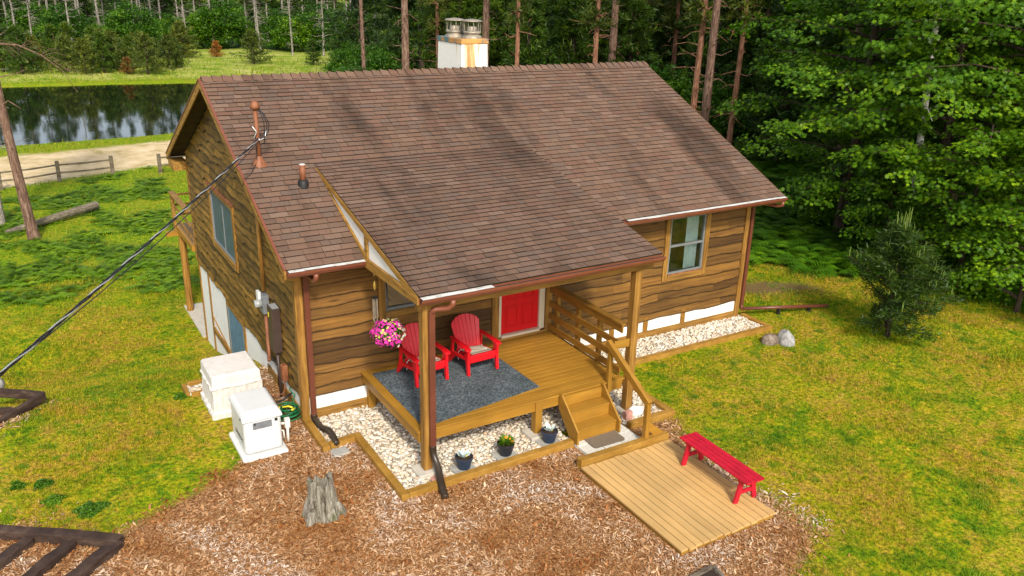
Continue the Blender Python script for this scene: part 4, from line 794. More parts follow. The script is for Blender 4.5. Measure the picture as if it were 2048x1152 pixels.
# ------------------------------------------------------------------ chairs (adirondack)
def make_chair():
    t = thing('adirondack_chair', 'x', 'chair', (0, 0, 0))
    r = 'redplastic'
    # front -y. seat
    mb = MB(); n = 7
    for i in range(n):
        y0, y1 = -.27+i*.075, -.27+i*.075+.066; z0, z1 = .375-i*.016, .375-(i+.9)*.016
        mb.prism([(y0, z0), (y1, z1), (y1, z1-.025), (y0, z0-.025)], lambda u, v_, w_: (w_, u, v_), -.255, .255)
    mb.build('seat', M[r], t, local=True, bevel=.004)
    MB().prism([(-.31, .38), (-.28, .385), (-.27, .26), (-.31, .27)], lambda u, v_, w_: (w_, u, v_), -.30, .30).box((-.27, -.302, .23), (.27, -.285, .30)).build('front_rail', M[r], t, local=True, bevel=.008)
    # back: 7 slats fanned, reclined
    mb = MB(); rec = math.radians(22)
    def bp_(x, h, d=0): return (x, .19+math.sin(rec)*h+d*math.cos(rec), .27+math.cos(rec)*h-d*math.sin(rec))
    arch = lambda x: .46+.235*math.sqrt(max(0, 1-(x/.325)**2))
    for i in range(7):
        a = (i-3)/3; xb_ = a*.20; xt = a*.265; wb, wt = .0305, .0405
        poly = [(xb_-wb, 0), (xb_+wb, 0), (xb_*.3+xt*.7+wt*.97, .38), (xt+wt, arch(xt+wt)), (xt, arch(xt)+.004), (xt-wt, arch(xt-wt)), (xb_*.3+xt*.7-wt*.97, .38)]
        mb.prism(poly, lambda u, v_, w_: bp_(u, v_, w_-.05*(1-(u/.3)**2)*0+.03*(u/.28)**2*-1), 0, .022)
    mb.build('backrest', M[r], t, local=True, bevel=.004)
    mb = MB(); n = 9; vs = []
    for (h, hh, d0) in ((.30, .035, .024), (.05, .035, .024)):
        pts = [bp_(-.27+.54*i/(n-1), h, d0-.03*((-.27+.54*i/(n-1))/.28)**2) for i in range(n)]
        for a, b in zip(pts[:-1], pts[1:]): mb.beam(a, b, .018, hh*2)
    mb.each('back_brace', M[r], t, local=True, bevel=.003)
    for s_ in (-1, 1):
        mb = MB(); sec = [(-.36, .05, .535), (-.33, .062, .552), (-.22, .060, .565), (0, .050, .568), (.20, .042, .570), (.33, .034, .572)]
        vs = []
        for (y, hw, z) in sec:
            cx = s_*(.325+(.0 if y < 0 else .0))
            vs += [(cx-hw, y, z-.028), (cx+hw, y, z-.028), (cx+hw*.92, y, z-.004), (cx, y, z+.004), (cx-hw*.92, y, z-.004)]
        m_ = len(sec); fs = [(i*5+k, i*5+(k+1) % 5, (i+1)*5+(k+1) % 5, (i+1)*5+k) for i in range(m_-1) for k in range(5)]+[(4, 3, 2, 1, 0), tuple(range((m_-1)*5, m_*5))]
        mb.add(vs, fs).build('armrest', M[r], t, local=True, smooth=False, bevel=.005)
        fn = lambda u, v_, w_: (w_, u, v_)
        x0_, x1_ = (.285, .34) if s_ > 0 else (-.34, -.285)
        MB().prism([(-.35, .0), (-.285, .0), (-.245, .25), (-.20, .34), (-.20, .54), (-.345, .535), (-.325, .28)], fn, x0_, x1_).build('leg', M[r], t, local=True, bevel=.008)
        MB().prism([(.40, .0), (.46, .0), (.36, .22), (.30, .56), (.25, .56), (.27, .28), (.10, .30), (-.20, .34), (-.20, .28), (.18, .22)], fn, x0_+.004, x1_-.008).build('leg', M[r], t, local=True, bevel=.006)
    return t
def make_cushion():
    n = 9; vs = []; fs = []
    for top in (1, 0):
        for i in range(n):
            for j in range(n):
                u, v_ = -1+2*i/(n-1), -1+2*j/(n-1); e = max(0, 1-abs(u)**6)*max(0, 1-abs(v_)**6); puff = .035*e**.5*(1-.35*math.exp(-(u*u+v_*v_)*6))
                vs.append((u*.225*(1-.03*abs(v_)), v_*.215-.06, .395-(v_*.215-.06+.27)*.18+(.010+puff if top else -.012*e)+.012*math.sin(u*5+v_*3)*e))
    for k_ in (0, 1):
        for i in range(n-1):
            for j in range(n-1): a = k_*n*n+i*n+j; f = (a, a+n, a+n+1, a+1); fs.append(f if k_ == 0 else f[::-1])
    bd = [i*n for i in range(n)]+[(n-1)*n+j for j in range(1, n)]+[i*n+n-1 for i in range(n-2, -1, -1)]+[j for j in range(n-2, 0, -1)]
    for a, b in zip(bd, bd[1:]+bd[:1]): fs.append((a, b, b+n*n, a+n*n))
    root = thing('seat_cushion', 'x', 'cushion')
    MB().add(vs, fs).build('pad', M['cushion'], root, local=True, smooth=True)
    mb = MB()
    for s_ in (-1, 1): mb.tube([(s_*.22, .12, .36), (s_*.27, .14, .30), (s_*.275, .13, .20), (s_*.27, .15, .14)], .006, 5)
    mb.each('tie_string', M['pvc'], root, local=True)
    return root
ch0 = make_chair(); cu0 = make_cushion()
for i, (x, y, rz, lab, lab2) in enumerate(((3.08, -.84, 2, 'red adirondack chair nearer the door, fully visible on the rug', 'beige seat cushion on the red chair nearer the door'), (2.03, -.80, 4, 'red adirondack chair partly hidden behind the porch post', 'beige seat cushion on the red chair behind the post'))):
    a = ch0 if i == 0 else copy_tree(ch0); a.location = (x, y, DZ+.014); a.rotation_euler.z = math.radians(rz); tag(a, lab, 'chair', 'red chairs on the porch')
    a = cu0 if i == 0 else copy_tree(cu0); a.location = (x, y, DZ+.014); a.rotation_euler.z = math.radians(rz); tag(a, lab2, 'cushion', 'cushions on the red chairs')
# ------------------------------------------------------------------ hanging basket and wind chime
hb = (1.06, -1.52, 2.12); bk = thing('flower_basket', 'hanging basket of pink and white petunias under porch roof edge', 'flower basket', hb)
MB().lathe([(.05, -.24), (.12, -.20), (.15, -.06), (.155, -.05), (.15, -.05), (.11, -.19), (.001, -.2)], hb, 18).build('basket', M['bark_dark'], bk, smooth=True)
mb = MB()
for a in (0, 2.1, 4.2): mb.tube([(hb[0]+.15*math.cos(a), hb[1]+.15*math.sin(a), hb[2]-.05), (hb[0]-.0, hb[1], hb[2]+.55)], .004, 4)
mb.tube([(hb[0], hb[1], hb[2]+.55), (hb[0]+.02, hb[1], hb[2]+.60), (hb[0]-.01, hb[1], hb[2]+.66), (hb[0], hb[1], hb[2]+.74), (1.04, hb[1], 3.12)], .012, 6); mb.each('hanger', M['blackmetal'], bk)
def flowerball(kind, n, seed, size, pred, k_=6):
    rg = np.random.default_rng(seed); v = rg.normal(size=(n*4, 3)); v /= np.linalg.norm(v, axis=1)[:, None]; v = v[(v[:, 2] > -.75)]; v = v[pred(v)][:n]; n = len(v)
    R = rg.uniform(.86, 1.03, n)[:, None]; P = v*R*(1+.10*np.sin(v[:, :1]*6+1)*np.sin(v[:, 2:]*5+v[:, 1:2]*4))*np.array([.265, .265, .235]); nrm = v+rg.normal(0, .35, (n, 3)); nrm /= np.linalg.norm(nrm, axis=1)[:, None]
    t1 = np.cross(nrm, [0.3, .2, 1]); t1 /= np.linalg.norm(t1, axis=1)[:, None]; t2 = np.cross(nrm, t1); out = []
    sz = rg.uniform(.55, 1.25, n)*size
    for a in range(k_): an = 2*PI*a/k_; rr = (1.0 if a % 2 else .72); out.append(P+(t1*math.cos(an)+t2*math.sin(an))*(sz*rr)[:, None]+nrm*.01)
    return np.stack(out, 1).reshape(-1, 3), k_, n
v, k_, n = flowerball('leaf', 900, 1, .026, lambda v: np.ones(len(v), bool), 4); soup('foliage', v*.93, 4, M['bush'], bk, RNG.random(n))
d_ = np.array([-.75, -.4, .25])
for nm, mt_, n_, pr_ in (('pink_flowers', 'petal_pink', 330, lambda v: (v@d_+.40*np.sin(v[:, 0]*7+v[:, 2]*5) > .02)), ('white_flowers', 'petal_white', 200, lambda v: (v@d_ < -.05)), ('lime_flowers', 'petal_lime', 150, lambda v: (v[:, 2] > -.1))):
    v, k_, n = flowerball(nm, n_, len(nm), .023 if nm != 'pink_flowers' else .027, pr_, 8); soup(nm, v*(1.03), 8, M[mt_], bk)
wc = (1.04, -1.02, 2.9); ct = thing('wind_chime', 'thin wind chime hanging left of the flower basket', 'wind chime', wc)
MB().tube([(1.04, -1.02, 3.13), (1.04, -1.02, 2.62)], .004, 4).lathe([(.001, .0), (.05, -.01), (.05, -.025), (.001, -.03)], (1.04, -1.02, 2.62), 10).build('cord', M['blackmetal'], ct); M['gold'] = simple('gold', (.30, .19, .03), .5, .3)
MB().lathe([(.0, .1), (.02, .05), (.025, 0), (.02, -.05), (.0, -.1)], (1.04, -1.02, 2.82), 8).lathe([(.0, .04), (.02, .02), (.02, -.02), (.0, -.04)], (1.04, -1.02, 3.02), 8).each('ornament', M['gold'], ct)
mb = MB()
for i in range(5): a = i*1.256; mb.tube([(1.04+.04*math.cos(a), -1.02+.04*math.sin(a), 2.60), (1.04+.04*math.cos(a), -1.02+.04*math.sin(a), 2.24-.03*i)], .008, 6)
mb.each('chime_tube', M['galv'], ct)
# ------------------------------------------------------------------ pots on square pavers
def leaves(n, rad, hgt, size, seed, up=.7):
    rg = np.random.default_rng(seed); th = rg.uniform(0, 6.28, n); r = rad*rg.random(n)**.6; P = np.stack([np.cos(th)*r, np.sin(th)*r, rg.uniform(0, hgt, n)], 1)
    d = np.stack([np.cos(th), np.sin(th), rg.uniform(up*.4, up*1.4, n)], 1); d /= np.linalg.norm(d, axis=1)[:, None]; s = np.cross(d, [0, 0, 1.]); s /= np.linalg.norm(s, axis=1)[:, None]+1e-9; L = size*rg.uniform(.6, 1.3, n)[:, None]
    return np.stack([P, P+d*L*.5+s*L*.28, P+d*L, P+d*L*.5-s*L*.28], 1).reshape(-1, 3)
for i, (px, py, mt_, lab, lab2) in enumerate(((928, 935, 'bluepot', 'blue plastic pot with silvery seedling, nearest the left post', 'left'), (1011, 908, 'blackpot', 'black plastic pot with orange marigolds, between the blue pots', 'middle'), (1098, 882, 'bluepot', 'blue plastic pot with silvery seedling, nearest the stairs', 'right'))):
    p = at(px, py, 'z', .07); x, y = p.x, p.y
    pvv = MB().box((x-.21, y-.19, .0), (x+.19, y+.17, .068)).build('square_paver', M['paver'], bevel=.008); tag(pvv, 'grey square paver under the %s flower pot' % ('leftmost blue', 'black marigold', 'rightmost blue')[i], 'paver', 'grey pavers under the pots')
    t = thing('flower_pot', lab, 'flower pot', (x, y, .069), 0, 'potted plants by the porch')
    MB().lathe([(.001, .0), (.095, .0), (.105, .01), (.140, .175), (.152, .178), (.155, .215), (.146, .22), (.140, .20), (.135, .18), (.001, .18)], (x, y, .07), 26).build('pot', M[mt_], t, smooth=False)
    mb = MB(); rs = random.Random(i); mb.lathe([(.001, .192), (.08, .195), (.137, .185)], (x, y, .07), 20); mb.build('soil', M['soil'], t, smooth=True)
    if i == 1:
        soup('leaves', leaves(160, .10, .09, .07, 5)+np.array([0, 0, .19]), 4, M['clump'], t, RNG.random(160))
        for (fx, fy, fz, s_) in ((.04, .06, .32, .035), (.08, .02, .30, .03), (.10, -.04, .27, .03), (.0, .08, .30, .028)): MB().lathe([(.001, -.01), (s_, .0), (s_*1.1, .012), (s_*.6, .025), (.001, .03)], (x+fx, y+fy, .07+fz-.04), 10).build('flower', M['petal_orange'], t)
    else:
        soup('leaves', leaves(22, .03, .05, .12, 5+i, 1.2)+np.array([0, 0, .19]), 4, M['silverleaf'], t); MB().lathe([(.001, -.01), (.018, .0), (.001, .03)], (x+.03, y-.03, .30), 8).build('flower', M['yellow'], t)
# splash block + rocks + brick
tag(MB().box((.02, -1.50, -.01), (.30, -1.27, .05)).build('splash_block', M['paver'], bevel=.01), 'small grey stone block under the left downspout outlet', 'stone block')
def rock(label, mat, c, r, seed, squash=(1, 1, .7), group=None):
    rs = random.Random(seed); vs = []; n, m_ = 14, 9
    for i in range(m_+1):
        ph = PI*i/m_
        for j in range(n):
            th = 2*PI*j/n; k_ = 1+.10*math.sin(2*th+seed)+.08*math.sin(3*ph+th*1+seed*2)+.05*math.sin(5*th+seed*3)*math.sin(ph)
            vs.append((c[0]+r*squash[0]*k_*math.sin(ph)*math.cos(th), c[1]+r*squash[1]*k_*math.sin(ph)*math.sin(th), c[2]+r*squash[2]*k_*math.cos(ph)))
    fs = [(i*n+j, (i+1)*n+j, (i+1)*n+(j+1) % n, i*n+(j+1) % n) for i in range(m_) for j in range(n)]
    return tag(MB().add(vs, fs).build('rock', M[mat], smooth=True), label, 'rock', group)
p = at(1540, 684, 'z', 0); rock('low brown speckled rock touching the grey boulder near bed corner', 'rockbrown', (p.x, p.y, .02), .24, 2, (1, .8, .75), 'rocks beside the right gravel bed')
p = at(1570, 686, 'z', 0); rock('rounded pale grey boulder on lawn near right gravel bed corner', 'rockgrey', (p.x, p.y, .06), .24, 5, (.95, .85, 1.05), 'rocks beside the right gravel bed')
p = at(1270, 828, 'z', .05); rock('smooth white rock on gravel right of the stairs', 'rockwhite', (p.x, p.y, .10), .15, 3, (1.1, .8, .75))
p = at(1, 770, 'z', 0); rock('grey rock on lawn at the far left edge above dark timbers', 'rockgrey', (p.x-.06, p.y, .05), .15, 4, (1, .8, 1))
p = at(872, 955, 'z', .05); rock('flat pinkish stone under the ribbed downspout hose', 'brick', (1.27, -2.98, .04), .16, 7, (.8, 1, .3))
tag(MB().box((5.20, -2.90, .0), (5.36, -2.80, .20)).build('red_brick', M['brick'], bevel=.008), 'pinkish red brick standing in gravel beside the stair foot', 'brick')
# ------------------------------------------------------------------ stump
sx, sy = -.66, -2.98; stp = thing('tree_stump', 'weathered grey hollow tree stump standing in the wood chips', 'stump', (sx, sy, 0))
rs = random.Random(8); n, m_ = 40, 14; vs = []
ph = [rs.uniform(0, 6.28) for _ in range(8)]
topz = [.66+.05*math.sin(2*2*PI*j/n+ph[5])+.03*math.sin(5*2*PI*j/n+ph[6])+rs.uniform(-.025, .04) for j in range(n)]
def srad(th, t):
    fl = .205+.07*(1-t)**2.6*(1+.5*math.sin(3*th+ph[3]))+.02*math.sin(4*th+ph[0])+.010*math.sin(9*th+ph[1])+.008*math.sin(17*th+ph[2]); return fl*(1-.18*t)
for i in range(m_+1):
    t = i/m_
    for j in range(n):
        th = 2*PI*j/n; r = srad(th, t)+rs.uniform(-.006, .006); lean = .05*t
        vs.append((sx+r*math.cos(th)+lean*-.6, sy+r*.82*math.sin(th)+lean, -.04+t*topz[j]))
for i in range(6):
    t = i/5
    for j in range(n):
        th = 2*PI*j/n; r = (srad(th, 1)-.035)*(1-.5*t); vs.append((sx-.03+r*math.cos(th), sy+.05+r*.82*math.sin(th), -.04+topz[j]*(1-.05)-.30*t))
fs = [(i*n+j, i*n+(j+1) % n, (i+1)*n+(j+1) % n, (i+1)*n+j) for i in range(m_+6) for j in range(n)]; fs.append(tuple(range((m_+6)*n, (m_+7)*n)))
MB().add(vs, fs).build('trunk', M['stump'], stp, smooth=False)
mb = MB()
for (a, l, h) in ((2.6, .14, .45), (3.6, .15, .36), (5.9, .13, .24)):
    x, y = sx+.19*math.cos(a), sy+.16*math.sin(a); mb.tube([(x, y, h), (x+.05*math.cos(a), y+.07*math.sin(a), h*.5), (x+l*math.cos(a), y+l*math.sin(a), -.03)], [.03, .06, .045], 7, wob=.15)
mb.each('root', M['stump'], stp)
# ------------------------------------------------------------------ generator
gx0, gx1, gy0, gy1, gh = -1.31, -.65, -.86, .10, .84
gen = thing('standby_generator', 'white standby generator box with grey panel and louvres beside the cabin corner', 'generator', ((gx0+gx1)/2, (gy0+gy1)/2, 0))
MB().box((gx0-.06, gy0-.07, -.03), (gx1+.06, gy1+.05, .07)).build('base', M['genwhite'], gen, bevel=.045, seg=3)
MB().box((gx0+.01, gy0+.01, .071), (gx1-.01, gy1-.01, .72)).build('body', M['genwhite'], gen, bevel=.07, seg=5)
mb = MB(); a = .03; mb.add([(gx0-.01, gy0-.015, .695), (gx1+.01, gy0-.015, .695), (gx1+.01, gy1+.01, .72), (gx0-.01, gy1+.01, .72), (gx0-.01, gy0-.015, .755), (gx1+.01, gy0-.015, .755), (gx1+.01, gy1+.01, .78), (gx0-.01, gy1+.01, .78), (gx0+.05, gy0+.16, gh), (gx1-.05, gy0+.16, gh), (gx1-.05, gy1-.05, gh+.01), (gx0+.05, gy1-.05, gh+.01)],
       [(0, 3, 2, 1), (0, 1, 5, 4), (1, 2, 6, 5), (2, 3, 7, 6), (3, 0, 4, 7), (4, 5, 9, 8), (5, 6, 10, 9), (6, 7, 11, 10), (7, 4, 8, 11), (8, 9, 10, 11)]); mb.build('lid', M['genwhite'], gen, bevel=.04, seg=5)
MB().box((-1.15, gy0-.004, .55), (-.83, gy0+.006, .675)).build('control_panel', M['grey'], gen, bevel=.003); MB().box((-1.13, gy0-.008, .63), (-1.10, gy0-.0045, .66)).box((-.78, gy0-.002, .63), (-.73, gy0+.009, .68)).each('switch', M['blackmetal'], gen)
mb = MB()
for col in (0, 1):
    for i in range(11): x = -1.19+col*.24; z = .13+i*.036; mb.prism([(0, 0), (-.020, .004), (-.020, .010), (0, .024)], lambda u, v_, w_: (w_, gy0+.0095+u, z+v_), x, x+.21)
mb.build('louvre', M['genwhite'], gen)
MB().tube([(gx0-.018, gy0+.12, .735), (gx0-.004, gy0+.12, .735)], .022, 12).build('lock', M['blackmetal'], gen)
tc_ = bpy.data.curves.new('lettering', 'FONT'); tc_.body = 'GENERAC'; tc_.size = .115; tc_.extrude = .001; tc_.shear = .2; to = bpy.data.objects.new('lettering', tc_); C.objects.link(to)
dg = bpy.context.evaluated_depsgraph_get(); me = bpy.data.meshes.new_from_object(to.evaluated_get(dg)); bpy.data.objects.remove(to); me.materials.clear(); me.materials.append(M['blackmetal'])
lo_ = bpy.data.objects.new('lettering', me); C.objects.link(lo_); lo_.parent = gen; lo_.rotation_euler = (PI/2, 0, -PI/2); lo_.location = (gx0+.006-(gx0+gx1)/2, (gy0+.66)-(gy0+gy1)/2, .26)
# pvc stub + hose
pv = thing('pipe_stub', 'white plastic pipe stub with junction box right of the generator', 'pipe', (-.5, -.5, 0))
p = at(577, 882, 'z', 0.0)
MB().tube([(p.x, p.y, -.03), (p.x, p.y, .30)], .024, 10).tube([(gx1+.0, p.y+.05, .36), (p.x, p.y+.01, .36)], .022, 10).tube([(gx1+.0, p.y+.12, .22), (p.x-.06, p.y+.05, .20), (p.x-.06, p.y+.03, .06)], .016, 8).each('pipe', M['pvc'], pv, smooth=True)
MB().box((p.x-.045, p.y-.04, .28), (p.x+.045, p.y+.04, .46)).build('junction_box', M['pvc'], pv, bevel=.008)
hp = at(580, 832, 'z', .06); rs = random.Random(4); path = []
for i in range(260):
    a = i*.24; r = .15+.045*math.sin(i*.07)+.03*math.sin(i*.031+1); path.append((hp.x+r*1.05*math.cos(a)+.03*math.sin(i*.05), hp.y+.12+r*1.25*math.sin(a)+.04*math.cos(i*.043), .03+.16*(i/260)+.02*math.sin(i*.3)))
path += [(hp.x+.14, hp.y+.25, .24), (hp.x+.20, hp.y+.28, .32), (-.10, hp.y+.42, .38), (-.05, hp.y+.45, .42)]
hs_ = thing('garden_hose', 'coiled green garden hose heaped against the left wall corner', 'hose', (hp.x, hp.y, 0)); MB().tube(path, .013, 6).build('hose', M['hose'], hs_, smooth=True)
MB().tube([(hp.x-.1, hp.y+.1, .22), (hp.x+.0, hp.y+.05, .24), (hp.x+.06, hp.y+.0, .22)], .018, 6).tube([(hp.x+.02, hp.y-.05, .2), (hp.x+.1, hp.y-.0, .2)], .02, 6).tube([(hp.x-.16, hp.y+.12, .15), (hp.x-.13, hp.y+.22, .18)], .02, 6).each('nozzle', M['yellow'], hs_, smooth=True)
# covered AC unit
ac = thing('covered_unit', 'boxy outdoor unit wrapped in pale beige fabric cover behind generator', 'covered unit', (-1, 1.3, 0))
k = NM('cover_fabric', .9, .2); f = k.noise(k.coord((1, 1, .5)), 5, 4, .6, .8); k.col(k.ramp(f, [(.3, (.58, .54, .48)), (.6, (.66, .62, .57))])); k.bump(f, .5, .02); M['fabric'] = k.m
vs = []; rings = [(-.03, .055, 0), (.10, .06, 1), (.14, .02, 2), (.40, .012, 3), (.56, .02, 4), (.60, .035, 5), (.62, .008, 6), (.80, .0, 7), (.84, -.03, 8)]; nn = 12
def rectpt(t, e):
    x0_, x1_, y0_, y1_ = -1.43-e, -.56+e, .86-e, 1.78+e; per = [(x0_, y0_), (x1_, y0_), (x1_, y1_), (x0_, y1_)]; s_ = int(t*4) % 4; u = t*4-int(t*4); a, b = per[s_], per[(s_+1) % 4]; return a[0]+(b[0]-a[0])*u, a[1]+(b[1]-a[1])*u
N_ = 48
for (z, e, q_) in rings:
    for j in range(N_):
        x, y = rectpt(j/N_, e+.010*math.sin(j*1.9+q_*1.3)*(1 if z < .62 else .25)); vs.append((x, y, z+.012*math.sin(j*.9+q_)*(1 if q_ in (1, 2, 5) else 0)))
fs = [(i*N_+j, i*N_+(j+1) % N_, (i+1)*N_+(j+1) % N_, (i+1)*N_+j) for i in range(len(rings)-1) for j in range(N_)]; fs.append(tuple(range((len(rings)-1)*N_, len(rings)*N_)))
MB().add(vs, fs).build('cover', M['fabric'], ac); MB().box((-1.44, .84, -.06), (-.60, 1.8, .03)).build('pad', M['concrete'], ac)
# ------------------------------------------------------------------ timbers bottom left, planter corner
def tie_thing(label, segs, z1=.14, w=.17, group=None, name='timber_frame'):
    t = thing(name, label, 'timbers', (segs[0][0][0], segs[0][0][1], 0))
    for (p, q, *r) in segs:
        n_ = 7; P = [Vector((p[0], p[1], 0)).lerp(Vector((q[0], q[1], 0)), i/n_) for i in range(n_+1)]; d = (P[-1]-P[0]).normalized(); s_ = Vector((-d.y, d.x, 0)); vs = []; rs = random.Random(int(p[0]*97+q[1]*31)); dz = r[0] if r else 0
        for i, c_ in enumerate(P):
            j = rs.uniform(-.012, .012); ww = w/2+rs.uniform(-.01, .01); zz = z1+dz+rs.uniform(-.012, .012)
            vs += [(c_-s_*(ww+j))+Vector((0, 0, -.08)), (c_+s_*(ww-j))+Vector((0, 0, -.08)), (c_+s_*(ww-j))+Vector((0, 0, zz)), (c_-s_*(ww+j))+Vector((0, 0, zz))]
        fs = [(i*4+k_, i*4+(k_+1) % 4, (i+1)*4+(k_+1) % 4, (i+1)*4+k_) for i in range(n_) for k_ in range(4)]+[(0, 3, 2, 1), tuple(range(n_*4, n_*4+4))]
        MB().add(vs, fs).build('timber', M['tie'], t, bevel=.012)
    return t
A = at(0, 1062, 'z', .1); B = at(240, 1082, 'z', .1); c1 = at(58, 1078, 'z', .08); c1b = at(-40, 1152, 'z', .08); c2_ = at(143, 1085, 'z', .08); c2b = at(45, 1165, 'z', .08); c3 = at(236, 1085, 'z', .08); c3b = at(130, 1170, 'z', .08)
ext = (A-B)*.8
tie_thing('dark weathered timber step frame filled with wood chips at bottom left', [((A+ext).to_2d(), B.to_2d(), .02), (c1.to_2d(), c1b.to_2d(), -.02), (c2_.to_2d(), c2b.to_2d(), -.01), (c3.to_2d(), c3b.to_2d(), .0)])
A = at(-60, 776, 'z', .06); B = at(88, 786, 'z', .06); E1 = at(-50, 868, 'z', .06); D1 = at(-40, 822, 'z', .05); D2 = at(38, 818, 'z', .05)
tie_thing('dark timber bed frame on lawn at the left edge', [(A.to_2d(), B.to_2d()), (B.to_2d(), E1.to_2d()), (D1.to_2d(), D2.to_2d())], z1=.08, w=.10)
A = at(1425, 1136, 'z', .05); B = at(1350, 1175, 'z', .05); E1 = at(1475, 1185, 'z', .05); t = thing('planter_box', 'corner of weathered planter box with dark soil at bottom edge', 'planter', (A.x, A.y, 0))
for p, q in ((A, B), (A, E1)): q = p+(q-p)*2.2; MB().beam((p.x, p.y, .03), (q.x, q.y, .03), .05, .14).build('plank', M['greylog'], t, bevel=.006)
q1, q2 = A+(B-A)*2, A+(E1-A)*2; MB().add([(A.x, A.y, .06), (q1.x, q1.y, .06), (q1.x+q2.x-A.x, q1.y+q2.y-A.y, .06), (q2.x, q2.y, .06)], [(0, 1, 2, 3)]).build('soil', M['soil'], t)
# ------------------------------------------------------------------ service cables
def sag(p, q, s, n): return [p.lerp(q, i/n)-Vector((0, 0, 4*s*(i/n)*(1-i/n))) for i in range(n+1)]
mtop = Vector((mx-.02, my-.12, mzr+.47)); far = CL+ray(0, 728)*7.6; far2 = mtop+(far-mtop)*1.5
cb = thing('power_cable', 'thick twisted black and silver service cable from roof mast to lower left', 'cable', mtop)
base = sag(mtop, far2, .10, 400)
for s_, (mat_, r) in enumerate((('cableblack', .009), ('cableblack', .009), ('cablesilver', .008))):
    path = []
    for i, p in enumerate(base):
        a = i*.23+s_*2.09; path.append(p+Vector((.006*math.cos(a), .006*math.cos(a)*.3, .009*math.sin(a)))*1.6)
    MB().tube(path, r, 5).build('strand', M[mat_], cb, smooth=True)
m2 = Vector((mx-.0, my-.1, mzr+.42)); f2 = CL+ray(-40, 742)*8.2; f2 = m2+(f2-m2)*1.3
tag(MB().tube(sag(m2, f2, .24, 60), .007, 5).build('phone_cable', M['cableblack'], smooth=True), 'single thin black cable sagging below the twisted service cable', 'cable')
# ------------------------------------------------------------------ rail fence, log
def fence(label, posts, rails=(.45, .85), H_=1.05):
    t = thing('rail_fence', label, 'fence', (posts[0][0], posts[0][1], hz(*posts[0])), 0, 'rail fences by the beach')
    for (x, y) in posts: z = hz(x, y); MB().box((x-.09, y-.08, z-.1), (x+.09, y+.08, z+H_)).each('post', M['fencewood'], t, bevel=.01)
    for (a, b) in zip(posts[:-1], posts[1:]):
        for r in rails: MB().tube([(a[0], a[1], hz(*a)+r), ((a[0]+b[0])/2, (a[1]+b[1])/2, (hz(*a)+hz(*b))/2+r-.03), (b[0], b[1], hz(*b)+r)], .05, 6, wob=.1).build('rail', M['fencewood'], t)
g_ = lambda px, py, z=-2.25: tuple(at(px, py, 'z', z).to_2d())
fence('grey split-rail fence beside the sandy beach, left of the cabin', [g_(-60, 395), g_(2, 376), g_(119, 359), g_(226, 347)])
fence('short piece of grey rail fence meeting the cabin roof corner', [g_(321, 344), g_(400, 338)])
lp, lq = at(15, 468, 'z', -2.1), at(195, 420, 'z', -2.1)
lg = thing('fallen_log', 'grey fallen log lying in the ferns left of the cabin', 'log', (lp.x, lp.y, hz(lp.x, lp.y)))
MB().tube([(lp.x, lp.y, hz(lp.x, lp.y)+.12), ((lp.x+lq.x)/2, (lp.y+lq.y)/2, hz((lp.x+lq.x)/2, (lp.y+lq.y)/2)+.25), (lq.x, lq.y, hz(lq.x, lq.y)+.35)], [.12, .16, .17], 10, wob=.08).build('trunk', M['greylog'], lg)
# ------------------------------------------------------------------ vegetation assets
def perp(d):
    a = np.cross(d, [0, 0, 1.0]); n_ = np.linalg.norm(a, axis=-1, keepdims=True); return a/np.maximum(n_, 1e-6)
def conifer(seed, Ht, h0, R0, whorl=.42, nb=6, ncl=7, nbl=9, bl=.34, bw=.05, shape=1.0, droop=.15, top=.05, gap=0.0):
    """returns needle triangles and branch list"""
    rg = np.random.default_rng(seed); P = []; Dr = []; br = []
    z = h0
    while z < Ht-.2:
        t = (z-h0)/(Ht-h0); R = R0*((1-t)**shape*(1-top)+top)*rg.uniform(.75, 1.15)
        if h0 > 3: R *= min(1, .45+t*2.2)
        for b_ in range(nb):
            if rg.random() < gap: continue
            az = rg.uniform(0, 6.28); L = R*rg.uniform(.6, 1.15); up = rg.uniform(-.05, .25)+.35*t
            s = np.linspace(.22, 1, ncl); d = np.array([math.cos(az), math.sin(az), 0.]); side = np.array([-d[1], d[0], 0])
            pts = d[None]*(s*L)[:, None]+np.array([0, 0, 1.])*(z+up*s*L-droop*(s**2)*L)[:, None]
            br.append((z, pts[0], pts[-1]))
            lat = rg.normal(0, .22, ncl)*L*.6; pts = pts+side[None]*lat[:, None]; pts[:, 2] += rg.normal(0, .06, ncl)
            P.append(pts); Dr.append(np.repeat((d*.7+np.array([0, 0, .35]))[None], ncl, 0)+side[None]*np.sign(lat)[:, None]*.4)
        z += whorl*rg.uniform(.7, 1.3)
    P = np.concatenate(P); Dr = np.concatenate(Dr); n = len(P)
    P = np.repeat(P, nbl, 0); Dr = np.repeat(Dr, nbl, 0); m_ = len(P)
    d = Dr*.8+rg.normal(0, .55, (m_, 3)); d /= np.linalg.norm(d, axis=1)[:, None]; P = P+rg.normal(0, .07, (m_, 3))
    sd = np.cross(d, rg.normal(size=(m_, 3))); sd /= np.linalg.norm(sd, axis=1)[:, None]; L = (bl*rg.uniform(.6, 1.3, m_))[:, None]; w_ = (bw*rg.uniform(.7, 1.4, m_))[:, None]
    V = np.stack([P-sd*w_, P+sd*w_, P+d*L], 1).reshape(-1, 3); rnd = np.clip(np.repeat(rg.random(n), nbl)*.6+rg.random(m_)*.4, 0, 1)
    return V, rnd, br
